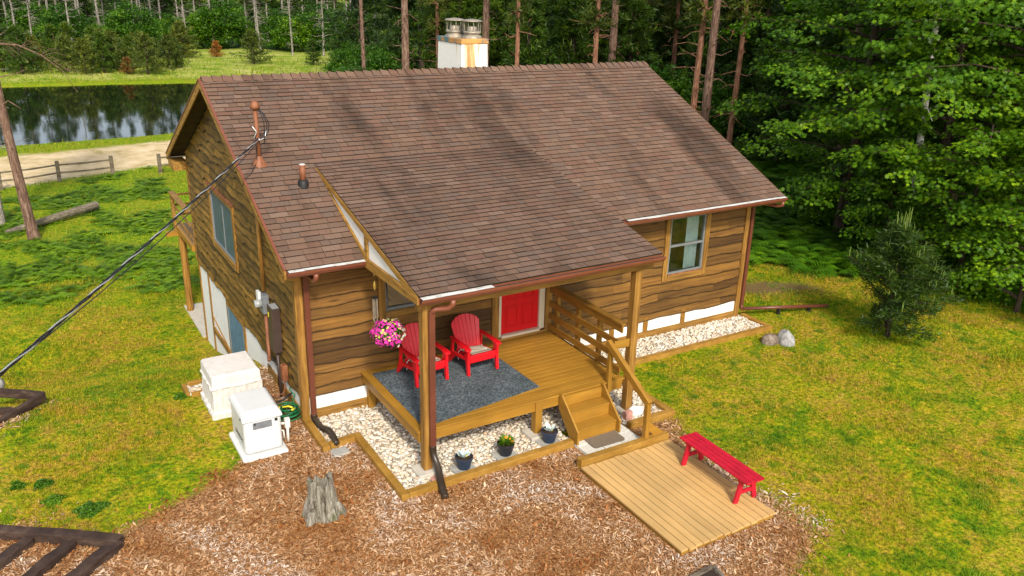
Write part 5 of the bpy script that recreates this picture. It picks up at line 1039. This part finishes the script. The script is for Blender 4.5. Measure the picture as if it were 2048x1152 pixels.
def trunkmb(Ht, r0, r1=.03, lean=(0, 0), seed=1, n=9, stubs=0, br=None, stubrange=(.2, .8), brn=0):
    rs = random.Random(seed); k_ = 14; path = []; R = []
    for i in range(k_+1):
        t = i/k_; path.append((lean[0]*t+.05*math.sin(t*7+seed), lean[1]*t+.05*math.sin(t*5+seed*2), -.3+t*(Ht+.3))); R.append(r0*(1-t)**.8*(1.0 if i else 1.3)+r1)
    mb = MB().tube(path, R, n)
    for i in range(stubs):
        t = rs.uniform(*stubrange); z = t*Ht; a = rs.uniform(0, 6.28); L = rs.uniform(.25, 1.3)*(1.4 if rs.random() < .3 else 1); x, y = lean[0]*t, lean[1]*t
        mb.tube([(x, y, z), (x+L*.5*math.cos(a), y+L*.5*math.sin(a), z+rs.uniform(-.15, .2)), (x+L*math.cos(a+.3), y+L*math.sin(a+.3), z+rs.uniform(-.4, .3))], [.03, .02, .008], 4)
    if br:
        for (z, p0, p1) in (rs.sample(br, min(brn, len(br)))):
            t = z/Ht; mb.tube([(lean[0]*t, lean[1]*t, z), tuple(p0), tuple(p1)], [max(.02, r0*.22*(1-t)+.012), .02, .008], 4)
    return mb
def tree_asset(name, kind_, seed, nm='needles', **kw):
    t = thing(name, 'x', 'tree')
    if kind_ == 'white_pine':      # full soft foliage to near the ground
        V, r, br = conifer(seed, kw.get('H', 14), kw.get('h0', 1.2), kw.get('R', 3.0), whorl=.5, nb=7, ncl=8, nbl=9, bl=.42, bw=.045, shape=.8, droop=.12)
        trunkmb(kw.get('H', 14), .22, br=br, brn=60, seed=seed).build('trunk', M['bark_dark'], t, local=True); soup('crown', V, 3, M[nm], t, r)
    elif kind_ == 'red_pine':
        Ht = kw.get('H', 19); V, r, br = conifer(seed, Ht, Ht*kw.get('c0', .55), kw.get('R', 2.3), whorl=.55, nb=5, ncl=6, nbl=10, bl=.36, bw=.04, shape=.7, gap=.2)
        trunkmb(Ht, kw.get('r', .20), br=br, brn=50, seed=seed, stubs=kw.get('stubs', 34), stubrange=(.12, .6)).build('trunk', M[kw.get('bark', 'bark_pine')], t, local=True); soup('crown', V, 3, M[nm], t, r)
    elif kind_ == 'young_pine':
        Ht = kw.get('H', 4.0); V, r, br = conifer(seed, Ht, .25, kw.get('R', 1.5), whorl=.28, nb=6, ncl=6, nbl=9, bl=.24, bw=.035, shape=.75, droop=-.05)
        trunkmb(Ht, .07, seed=seed, br=br, brn=25).build('trunk', M['bark_dark'], t, local=True); soup('crown', V, 3, M[nm], t, r)
    elif kind_ == 'dead':
        trunkmb(kw.get('H', 9), .10, seed=seed, stubs=46, stubrange=(.15, .95)).build('trunk', M['bark_grey'], t, local=True)
    elif kind_ == 'bush':
        rg = np.random.default_rng(seed); R = kw.get('R', 2.2); Hh = kw.get('H', 3.5); cl = 130; c_ = rg.normal(size=(cl, 3)); c_ /= np.linalg.norm(c_, axis=1)[:, None]; c_ = c_*np.array([R, R, Hh*.5])*rg.uniform(.45, 1.0, (cl, 1)); c_[:, 2] += Hh*.52
        nl = 70; P = np.repeat(c_, nl, 0)+rg.normal(0, 1, (cl*nl, 3))*np.array([.34, .34, .16]); V = leafquads(rg, P, .17); soup('crown', V, 4, M[nm], t, np.clip(np.repeat(rg.random(cl), nl)*.6+rg.random(cl*nl)*.4, 0, 1))
        mb = MB(); rs = random.Random(seed)
        for i in range(7): a = i*.9; mb.tube([(0, 0, -.1), (R*.25*math.cos(a), R*.25*math.sin(a), Hh*.4), (R*.55*math.cos(a), R*.55*math.sin(a), Hh*.75)], [.05, .035, .012], 5)
        mb.build('trunk', M['bark_dark'], t, local=True)
    return t
def leafquads(rg, P, s, up=.75):
    n = len(P); nrm = rg.normal(0, .55, (n, 3)); nrm[:, 2] += up; nrm /= np.linalg.norm(nrm, axis=1)[:, None]; a = rg.normal(size=(n, 3)); t1 = np.cross(nrm, a); t1 /= np.linalg.norm(t1, axis=1)[:, None]; t2 = np.cross(nrm, t1); s = (s*rg.uniform(.6, 1.3, n))[:, None]
    return np.stack([P-t1*s*.5, P+t2*s*.38, P+t1*s*.6, P-t2*s*.38], 1).reshape(-1, 3)
LEAF = np.array([(0, -.45), (.22, -.22), (.52, -.18), (.30, .08), (.46, .34), (.17, .28), (0, .62), (-.17, .28), (-.46, .34), (-.30, .08), (-.52, -.18), (-.22, -.22)])
def maple_asset(name, seed, Ht=12, R=4.6, h0=2.2, limbs=40, spr=16, nl=38, leaf=.125, mat='maple', bk='bark_dark', tr=.16):
    t = thing(name, 'x', 'tree'); rg = np.random.default_rng(seed); mb = trunkmb(Ht, tr, seed=seed); cent = []; outd = []
    for i in range(limbs):
        z = h0+(Ht-h0)*((i+.5)/limbs)+rg.normal(0, .15); tt = min(1, max(0, (z-h0)/(Ht-h0))); L = R*math.sqrt(max(.05, 1-tt**2.2*.93))*rg.uniform(.65, 1.12)*(.75+.25*min(1, tt*4)); az = i*2.4+rg.normal(0, .3)
        d = np.array([math.cos(az), math.sin(az), 0]); sd = np.array([-d[1], d[0], 0]); up = rg.uniform(.05, .45)
        pp = lambda s: d*L*s+np.array([0, 0, z+up*L*s-.35*up*L*s*s-.10*L*s**3])
        mb.tube([tuple(pp(s)) for s in (0, .3, .6, .92)], [.06*(1-tt)+.02, .035, .02, .008], 5)
        for j in range(spr):
            s = rg.uniform(.32, 1.05); w_ = rg.normal(0, .20)*L*(.5+.5*s); c_ = pp(s)+sd*w_+np.array([0, 0, rg.normal(0, .15)-.20*abs(w_)]); cent.append(c_); outd.append(d*.8+sd*np.sign(w_)*.6)
    cent = np.array(cent); outd = np.array(outd); outd /= np.linalg.norm(outd, axis=1)[:, None]; n = len(cent)*nl
    C_ = np.repeat(cent, nl, 0); O_ = np.repeat(outd, nl, 0); a = rg.uniform(0, 6.28, n); r = .46*np.sqrt(rg.random(n)); off = np.stack([np.cos(a)*r, np.sin(a)*r, -.85*r*r+rg.normal(0, .05, n)], 1)
    P = C_+off; tip = O_*.55+off*1.3+np.array([0, 0, -.38])+rg.normal(0, .22, (n, 3)); tip /= np.linalg.norm(tip, axis=1)[:, None]
    nrm = np.array([0, 0, 1.])+rg.normal(0, .33, (n, 3))+O_*.25; sdv = np.cross(tip, nrm); sdv /= np.linalg.norm(sdv, axis=1)[:, None]; s = (leaf*rg.uniform(.65, 1.25, n))[:, None, None]
    V = P[:, None]+(sdv[:, None]*LEAF[None, :, 0, None]+tip[:, None]*LEAF[None, :, 1, None])*s
    rnd = np.clip(np.repeat(rg.random(len(cent)), nl)*.45+rg.random(n)*.55, 0, 1)
    mb.build('trunk', M[bk], t, local=True); soup('crown', V.reshape(-1, 3), 12, M[mat], t, rnd); return t
ONES = 'first second third fourth fifth sixth seventh eighth ninth tenth eleventh twelfth thirteenth fourteenth fifteenth sixteenth seventeenth eighteenth nineteenth'.split()
def ordw(i):
    if i < 19: return ONES[i]
    t, u = divmod(i+1, 10); T = {2: 'twent', 3: 'thirt', 4: 'fort', 5: 'fift'}[t]; return T+'ieth' if u == 0 else T+'y-'+ONES[u-1]
used = set()
def place(asset, x, y, label, cat='tree', s=1, rz=None, group=None, z=None, sz=None):
    o = asset if asset.name not in used else copy_tree(asset); used.add(asset.name)
    o.location = (x, y, hz(x, y) if z is None else z); o.rotation_euler = (random.uniform(-.02, .02), random.uniform(-.02, .02), random.uniform(0, 6.28) if rz is None else rz); o.scale = (s, s, sz or s*random.uniform(.92, 1.08))
    if 'group' in o.keys(): del o['group']
    return tag(o, label, cat, group)
VEG = True
if VEG:
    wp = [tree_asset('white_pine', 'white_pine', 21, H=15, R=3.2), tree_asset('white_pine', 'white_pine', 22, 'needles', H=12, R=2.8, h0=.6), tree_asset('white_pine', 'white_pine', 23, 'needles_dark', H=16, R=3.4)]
    rp = [tree_asset('red_pine', 'red_pine', 31, 'needles_olive', H=20, r=.24), tree_asset('red_pine', 'red_pine', 32, 'needles', H=18, r=.19, c0=.6), tree_asset('red_pine', 'red_pine', 33, 'needles_olive', H=17, r=.14, bark='bark_red', c0=.4, R=1.9)]
    fp = [tree_asset('slender_pine', 'red_pine', 34, 'needles', H=15, r=.15, c0=.42, R=1.9, bark='bark_grey'), tree_asset('slender_pine', 'red_pine', 35, 'needles_olive', H=14, r=.13, c0=.5, R=1.6, bark='bark_grey')]
    yp = [tree_asset('young_pine', 'young_pine', 41, 'needles', H=4, R=1.6), tree_asset('young_pine', 'young_pine', 42, 'needles_olive', H=3.4, R=1.9), tree_asset('dead_pine', 'young_pine', 43, 'needles_dead', H=2.5, R=1.1)]
    dd = [tree_asset('dead_tree', 'dead', 51, H=9), tree_asset('dead_tree', 'dead', 52, H=6)]
    bs = [tree_asset('leafy_bush', 'bush', 61, 'bush', R=2.4, H=4.2), tree_asset('leafy_bush', 'bush', 62, 'maple', R=1.8, H=3.0)]
    rnd_ = random.Random(99)
    # far shore, beyond the pond: forest edge
    for i in range(46):
        px = -60+i*20.5+rnd_.uniform(-9, 9); d = rnd_.uniform(128, 150); x, y = polar(px, d); place(fp[i % 2], x, y, 'slender grey-trunked pine in the woodland edge across the pond, '+ordw(i)+' from the left', s=rnd_.uniform(.85, 1.15), group='pines across the pond')
    for i in range(34):
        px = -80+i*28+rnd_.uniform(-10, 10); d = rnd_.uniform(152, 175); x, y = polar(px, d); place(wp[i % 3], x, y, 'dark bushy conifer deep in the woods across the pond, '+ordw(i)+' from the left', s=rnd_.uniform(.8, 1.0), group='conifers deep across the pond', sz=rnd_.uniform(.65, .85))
    for i in range(20):
        px = -40+i*45+rnd_.uniform(-16, 16); d = rnd_.uniform(116, 132); x, y = polar(px, d); place(bs[i % 2], x, y, 'bright green leafy bush at the wood edge across the pond, '+ordw(i)+' from the left', 'bush', s=rnd_.uniform(.8, 1.5), group='bushes across the pond')
    for i in range(26):
        px = -80+i*37+rnd_.uniform(-10, 10); x, y = polar(px, rnd_.uniform(185, 225)); place(wp[(i+1) % 3], x, y, 'far dark conifer at the back across the pond, '+ordw(i)+' from the left', s=rnd_.uniform(1.0, 1.2), group='backmost conifers across the pond')
    for i in range(14):
        px = -20+i*62+rnd_.uniform(-20, 20); d = rnd_.uniform(112, 124); x, y = polar(px, d); place(dd[i % 2], x, y, 'bare dead grey tree standing among shrubs across the pond, '+ordw(i)+' from the left', s=rnd_.uniform(.8, 1.3), group='dead trees across the pond')
    for i in range(30):
        px = -30+i*15.5+rnd_.uniform(-10, 10); d = rnd_.uniform(94, 112); x, y = polar(px, d); place(yp[i % 2], x, y, 'low bushy pine in the thicket on the far pond bank, '+ordw(i)+' from the left', s=rnd_.uniform(.8, 1.25), group='low pines on the far bank')
    for i, (px, py, k_, s_, lab) in enumerate(((509, 131, 1, 1.15, 'flat-topped olive pine alone in the meadow above the roof left end'), (628, 133, 0, .75, 'small upright pine in meadow above the roof ridge, left of two'), (679, 143, 0, .85, 'small rounded pine in meadow above the roof ridge, right of two'), (745, 140, 0, .4, 'tiny pine sapling in the meadow left of chimney'), (257, 150, 2, .7, 'small orange-brown dead pine on far pond bank'), (415, 70, 2, 1.3, 'orange-brown dead pine in the thicket above roof peak'), (478, 62, 2, .8, 'slim rust-brown dead pine at the far wood edge'), (210, 100, 2, .9, 'rust-tinged dead pine left in the far thicket'), (705, 118, 0, 1.0, 'dark young pine at the meadow edge left of chimney'), (600, 108, 0, .9, 'young pine at the back edge of the meadow'))):
        x, y = at(px, py, 'z', -2.2).to_2d()
        if py < 90: x, y = polar(px, 112)
        place(yp[k_], x, y, lab, s=s_)
    # behind the cabin, centre
    def ring(asset_list, n_, pa, pb, da, db, lab, grp, smin=.85, smax=1.15, cat='tree', **kw):
        for i in range(n_):
            px = pa+(pb-pa)*(i+.5)/n_+rnd_.uniform(-.5, .5)*(pb-pa)/n_; x, y = polar(px, rnd_.uniform(da, db)); place(asset_list[i % len(asset_list)], x, y, lab+', '+ordw(i)+' from the left', cat, s=rnd_.uniform(smin, smax), group=grp, **kw)
    for (px, d, k_, s_, lab) in ((818, 48, 0, 1.0, 'stout brown pine trunk rising behind the ridge left of chimney'), (963, 44, 0, .85, 'grey-brown pine trunk rising right behind the chimney'), (1022, 42, 2, .8, 'thin reddish trunk right of the chimney'), (1165, 46, 2, 1.0, 'reddish pine trunk behind the ridge, mid roof'), (1196, 52, 0, 1.1, 'thick pine trunk behind the ridge, right of the reddish one'), (1245, 58, 2, 1.0, 'thin pine trunk behind right part of the ridge'), (1352, 40, 2, 1.0, 'leaning thin pine trunk beyond the right ridge end'), (1375, 38, 0, .8, 'straight pine trunk just beyond the right ridge end'), (1310, 55, 2, 1.1, 'slim pine trunk in shade behind the right ridge end'), (1120, 62, 0, 1, 'distant pine trunk behind middle of the ridge'), (1425, 42, 2, .9, 'slim dark pine trunk between the roof and the maple'), (880, 60, 2, 1, 'pine trunk in the woods just left of chimney'), (745, 70, 1, .9, 'pine trunk standing in bushes left of chimney')):
        x, y = polar(px, d); place(rp[k_], x, y, lab, s=s_, sz=1.0)
    ring(wp[:2], 17, 860, 1480, 50, 64, 'soft green white pine in the woods behind the roof ridge', 'white pines behind the ridge', .7, 1.0)
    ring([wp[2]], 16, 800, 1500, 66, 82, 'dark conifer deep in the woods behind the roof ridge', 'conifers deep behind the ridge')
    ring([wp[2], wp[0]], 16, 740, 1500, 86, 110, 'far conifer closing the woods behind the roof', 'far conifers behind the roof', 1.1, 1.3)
    ring([bs[0]], 10, 700, 900, 62, 100, 'green bush in front of the woods left of the chimney', 'bushes left of chimney', .7, 1.1, 'bush')
    ring([bs[0], bs[1]], 12, 980, 1480, 42, 52, 'leafy understory bush behind the roof ridge', 'understory bushes behind the ridge', .7, 1.1, 'bush')
    # right side
    mp_ = [maple_asset('maple_tree', 71), maple_asset('maple_tree', 72, Ht=10, R=4.0, limbs=38)]
    sm = maple_asset('maple_sapling', 73, Ht=5.5, R=2.6, h0=.5, limbs=22, spr=11, nl=34, tr=.05)
    for (px, d, k_, s_, lab) in ((1655, 29, 0, .95, 'broad bright green maple right of the cabin, leftmost of the near maples'), (1830, 27.5, 1, 1.05, 'bright maple in the middle of the near maples by the birch'), (1985, 26.5, 0, .95, 'leafy maple crown at the right edge, nearest the lawn'), (2150, 30, 1, 1.1, 'maple reaching in from beyond the right edge'), (1760, 34, 0, 1.15, 'tall maple behind the near maples, left of the birch'), (1930, 35, 1, 1.3, 'tall maple behind the near maples, right of the birch'), (2060, 33, 0, 1.2, 'tall maple filling the upper right corner')):
        x, y = polar(px, d); place(mp_[k_], x, y, lab, s=s_)
    for (px, d, s_, lab) in ((1750, 27, .75, 'low maple sapling in the ferns, left of three'), (1910, 25, .85, 'low maple sapling behind the small pine, middle of three'), (2040, 24, .9, 'low maple sapling at the right edge above the lawn')):
        x, y = polar(px, d); place(sm, x, y, lab, s=s_)
    bi = thing('birch_tree', 'x', 'tree'); trunkmb(13, .09, lean=(1.0, .6), seed=5, stubs=10).build('trunk', M['bark_birch'], bi, local=True); x, y = polar(1790, 26.6); place(bi, x, y, 'slim white birch trunk leaning among the maple leaves', rz=.6)
    ring([rp[0], rp[1]], 8, 1600, 2090, 33, 46, 'dark pine trunk standing in the shaded ferns right of cabin', 'shaded pine trunks at the right', .8, 1.0)
    ring(wp, 14, 1460, 2120, 38, 50, 'dark conifer behind the maples', 'conifers behind the maples', .7, .95)
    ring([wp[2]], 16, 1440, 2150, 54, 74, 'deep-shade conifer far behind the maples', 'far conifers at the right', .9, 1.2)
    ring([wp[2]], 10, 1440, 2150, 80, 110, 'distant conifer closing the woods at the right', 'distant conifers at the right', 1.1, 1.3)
    ring([bs[1], bs[0]], 7, 1560, 2100, 26, 34, 'low leafy sapling bush in the ferns at the right', 'sapling bushes at the right', .35, .6, 'bush')
    # near left pine
    lpn = thing('leaning_pine', 'x', 'tree'); V, r, br = conifer(77, 17, 9.5, 2.6, nb=5, gap=.2); V[:, 0] += -.9*V[:, 2]/17; mb = trunkmb(17, .17, .03, lean=(-.9, .3), seed=3, stubs=6, n=12, stubrange=(.3, .5), br=None)
    mb.build('trunk', M['bark_pine'], lpn, local=True); soup('crown', V, 3, M['needles'], lpn, r)
    bb = MB(); bb.tube([(-.4, 0, 7.35), (.5, -.3, 7.3), (1.2, -.4, 6.95), (1.8, -.5, 6.4), (2.2, -.5, 5.6)], [.04, .03, .02, .014, .008], 6); rs = random.Random(6)
    for i in range(22):
        t = rs.uniform(.1, 1); a = Vector((-.4, 0, 7.4)).lerp(Vector((2.0, -.5, 6.3)), t)+Vector((0, 0, .35*math.sin(t*3))); d = Vector((rs.uniform(.1, .9), rs.uniform(-.7, .7), rs.uniform(-.9, .5))); bb.tube([a, a+d*.4, a+d*.7+Vector((.2, 0, -.2))], [.012, .008, .004], 4)
    bb.build('branch', M['bark_pine'], lpn, local=True)
    place(lpn, -3.66, 22.6, 'tall pine with leaning bare trunk left of the pond', rz=0, s=1, sz=1)
    x, y = at(2, 452, 'z', -2.2).to_2d(); place(fp[0], x, y, 'slim pine trunk at the far left edge behind the log', s=.9)
    # small pine at right with pale candles
    sp_ = thing('small_pine', 'x', 'tree'); V, r, br = conifer(88, 3.3, .30, 1.45, whorl=.30, nb=7, ncl=11, nbl=32, bl=.15, bw=.012, shape=.75, droop=-.22, top=.08, gap=.12)
    trunkmb(3.3, .05, seed=2, br=br, brn=60).build('trunk', M['bark_dark'], sp_, local=True); soup('crown', V, 3, M['needles_dark'], sp_, r)
    mb = MB(); rs = random.Random(12)
    for (z, p0, p1) in br:
        if rs.random() < (.25+.6*z/3.3):
            for q in range(2):
                b = Vector(p1)*rs.uniform(.8, 1.0); b.z = p1[2]; h = rs.uniform(.12, .30)*(1+.4*(z > 2.3)); mb.tube([b, b+Vector((rs.uniform(-.04, .04), rs.uniform(-.04, .04), h*.5)), b+Vector((rs.uniform(-.05, .05), rs.uniform(-.05, .05), h))], [.012, .010, .006], 4)
    for q in range(7): b = Vector((rs.uniform(-.08, .08), rs.uniform(-.08, .08), 3.1)); mb.tube([b, b+Vector((0, 0, rs.uniform(.3, .6)))], [.014, .007], 4)
    mb.build('candle_shoots', M['candle'], sp_, local=True)['kind'] = 'stuff'
    x, y = at(1770, 672, 'z', 0).to_2d(); place(sp_, x, y, 'small bushy pine with pale upright shoots on the right lawn', rz=0, s=.9, sz=.86)
# ------------------------------------------------------------------ ferns, clumps, grass (stuff)
def fern_soup(P, size, rg, nf=9, npin=9):
    n = len(P); az = (rg.uniform(0, 6.28, (n, 1))+np.arange(nf)[None]*6.28/nf+rg.normal(0, .25, (n, nf))); L = size[:, None]*rg.uniform(.7, 1.2, (n, nf)); el = rg.uniform(.35, 1.0, (n, nf))
    s = np.linspace(.12, .97, npin); hx = L[..., None]*s*np.cos(el)[..., None]; hzz = L[..., None]*(s*np.sin(el)[..., None]-.55*s**2)
    d = np.stack([np.cos(az), np.sin(az)], -1); pos = np.concatenate([hx[..., None]*d[:, :, None, :], hzz[..., None]], -1)+P[:, None, None, :]
    lat = np.stack([-np.sin(az), np.cos(az), np.zeros_like(az)], -1)[:, :, None, :]; fw = np.concatenate([d, -.25*np.ones(d.shape[:2]+(1,))], -1)[:, :, None, :]
    pl = (L[..., None]*.30*np.sin(np.pi*(s*.8+.15)))[..., None]; hw = (L[..., None]*.5/npin*np.ones(npin))[..., None]; out = []
    for sg in (-1, 1): out.append(np.stack([pos-fw*hw*.6, pos+fw*hw*.9, pos+lat*sg*pl+fw*hw*1.1-np.array([0, 0, .2])*pl], -2))
    V = np.concatenate(out, 2); rnd = np.clip(np.broadcast_to(rg.random((n, 1, 1))*.5+rg.random((n, nf, 1))*.4, V.shape[:3]), 0, 1); return V.reshape(-1, 3), rnd.reshape(-1)
if VEG:
    rg = np.random.default_rng(5)
    q = rg.uniform((12.5, -9), (42, 26), (16000, 2)); d = sdf(WILD, q[:, 0], q[:, 1])+(vnoise(q[:, 0], q[:, 1], 1.5, 5)-.5)*1.2; dist = np.hypot(q[:, 0]+3.9, q[:, 1]+13.6)
    q = q[(d > .1) & (rg.random(len(q)) < np.clip(26/dist, 0, 1)**1.6)][:3600]
    V, r = fern_soup(np.stack([q[:, 0], q[:, 1], H(q[:, 0], q[:, 1])+.02], 1), rg.uniform(.6, 1.15, len(q)), rg)
    tag(soup('ferns', V, 3, M['fern'], None, r), 'dense green bracken ferns under the trees right of the cabin', 'ferns', kind='stuff')
    q = rg.uniform((-8, 9), (6, 36), (9000, 2)); nn_ = vnoise(q[:, 0], q[:, 1], 2.6, 8)*.6+vnoise(q[:, 0], q[:, 1], 1.0, 4)*.4; path_ = np.abs(q[:, 0]-(2.0+.10*(q[:, 1]-12)))
    ok = (nn_ > .50) & (path_ > 1.6) & (q[:, 0] < .2+.11*(q[:, 1]-9)) & ((q[:, 1] > 14.5-.35*(q[:, 0]+5)) ) & (sdf(SAND, q[:, 0], q[:, 1]) < -.4); q = q[ok][:1300]
    V, r = fern_soup(np.stack([q[:, 0], q[:, 1], H(q[:, 0], q[:, 1])+.02], 1), rg.uniform(.22, .65, len(q)), rg, 7, 7)
    tag(soup('ferns', V, 3, M['fern_light'], None, r), 'patchy green ferns on the grassy slope left of the cabin', 'ferns', kind='stuff')
    # dark green plant clumps on the lawn lower left
    for i, (px, py, R_, lab) in enumerate(((108, 1004, .13, 'round green weed clump, second from the left on the bare lawn'), (180, 1022, .19, 'largest green weed clump on lawn above timber frame, rightmost'), (86, 972, .12, 'flat green weed clump above the others on lower left lawn'), (36, 975, .09, 'small green weed clump near the left edge'), (362, 796, .10, 'small dark grass tuft on lawn left of covered unit'))):
        p = at(px, py, 'z', 0); n = int(4500*R_*R_*14); th = rg.uniform(0, 6.28, n); rr = R_*np.sqrt(rg.random(n)); P = np.stack([np.cos(th)*rr*1.2*(1+.25*np.sin(3*th+i)+.15*np.sin(5*th)), np.sin(th)*rr*.95*(1+.2*np.sin(4*th+2*i)), (.11*(1-(rr/R_)**2)+.01)*rg.random(n)], 1); V = leafquads(rg, P, .032)
        o = soup('weed_clump', V, 4, M['clump'], None, rg.random(n)); o.location = (p.x, p.y, hz(p.x, p.y)); tag(o, lab, 'plant', 'weed clumps on the left lawn')
    def grass(n, reg, lab, sfun, hmin, hmax, seed):
        rg = np.random.default_rng(seed); az0, az1, d0, d1 = reg; px = rg.uniform(az0, az1, n); dd_ = np.exp(rg.uniform(math.log(d0), math.log(d1), n))
        ax_ = np.array(CF.to_2d().normalized()); rx = np.array([ax_[1], -ax_[0]]); a = np.arctan(px/CAM['f']*1.0); dirs = np.cos(a)[:, None]*ax_+np.sin(a)[:, None]*rx
        q = np.array([CL.x, CL.y])+dirs*dd_[:, None]; x, y = q[:, 0], q[:, 1]; tuft = vnoise(x, y, .35, 2)*.5+vnoise(x, y, 1.3, 6)*.5
        ok = (sdf(MULCH, x, y) < -.04+rg.exponential(.11, n)) & ~((x > -.3) & (x < 11.2) & (y > -1.05) & (y < D+3)) & (sdf(SAND, x, y) < -.1) & (sdf(DIRT, x, y) < .1) & (sdf([(5, -3.15), (6.25, -3.15), (6.25, -.9), (5, -.9)], x, y) < 0) & (rg.random(n) < .35+tuft) & (sdf(POND, x, y) < -.3)
        ok &= ~((x > -1.75) & (x < 0) & (y > -.95) & (y < 2.55)) & ~((x > 3.4) & (x < 5.5) & (y > -6.5) & (y < -3.8)) & (sdf(BEDS[0][0], x, y) < -.1)
        q = q[ok]; dd_ = dd_[ok]; n = len(q); x, y = q[:, 0], q[:, 1]; L = rg.uniform(hmin, hmax, n)*(.5+1.1*vnoise(x, y, .8, 6)**1.5)*sfun(dd_); th = rg.uniform(0, 6.28, n); ln = rg.uniform(.2, 1.3, n)
        P = np.stack([x, y, H(x, y)-.004], 1); w_ = .0045*sfun(dd_)*rg.uniform(.8, 1.5, n); sd = np.stack([-np.sin(th), np.cos(th), 0*th], 1); tip = np.stack([np.cos(th)*np.sin(ln), np.sin(th)*np.sin(ln), np.cos(ln)], 1)
        V = np.stack([P-sd*w_[:, None], P+sd*w_[:, None], P+tip*L[:, None]], 1).reshape(-1, 3)
        tag(soup('grass', V, 3, M['grass'], None, rg.random(n)), lab, 'grass', kind='stuff')
    M['tuft'] = leafmat('tuft', (.06, .16, .003), (.12, .24, .005), (.22, .33, .010), .3)
    nt_ = 900; ce = np.stack([rg.uniform(-7, 19, nt_*3), rg.uniform(-10, 9, nt_*3)], 1); x, y = ce[:, 0], ce[:, 1]
    ok = (sdf(MULCH, x, y) < -.1) & ~((x > -1.7) & (x < 11.3) & (y > -1.05)) & ~((x > 3.3) & (x < 5.6) & (y > -6.6) & (y < -3)) & (sdf([(5, -3.3), (6.4, -3.3), (6.4, -.9), (5, -.9)], x, y) < 0) & (vnoise(x, y, 1.8, 12) > .42)
    ce = ce[ok][:nt_]; nt_ = len(ce); k_ = 90; P = np.repeat(ce, k_, 0)+rg.normal(0, 1, (nt_*k_, 2))*np.repeat(rg.uniform(.03, .10, nt_), k_)[:, None]; x, y = P[:, 0], P[:, 1]; n = len(x)
    L = rg.uniform(.03, .075, n); th = rg.uniform(0, 6.28, n); ln = rg.uniform(.1, 1.1, n); P3 = np.stack([x, y, H(x, y)-.004], 1); sd = np.stack([-np.sin(th), np.cos(th), 0*th], 1)*.006; tip = np.stack([np.cos(th)*np.sin(ln), np.sin(th)*np.sin(ln), np.cos(ln)], 1)
    tag(soup('grass', np.stack([P3-sd, P3+sd, P3+tip*L[:, None]], 1).reshape(-1, 3), 3, M['tuft'], None, rg.random(n)), 'small darker green grass tufts scattered over the lawn', 'grass', kind='stuff')
    grass(620000, (-1150, 1150, 8.5, 30), 'short patchy green and straw lawn grass around the cabin', lambda d: np.clip(d/13, .8, 2.2), .025, .06, 3)
    grass(120000, (-1150, 1150, 28, 110), 'longer grass on the slope and meadow around the pond', lambda d: np.clip(d/13, 1.6, 7), .03, .075, 4)
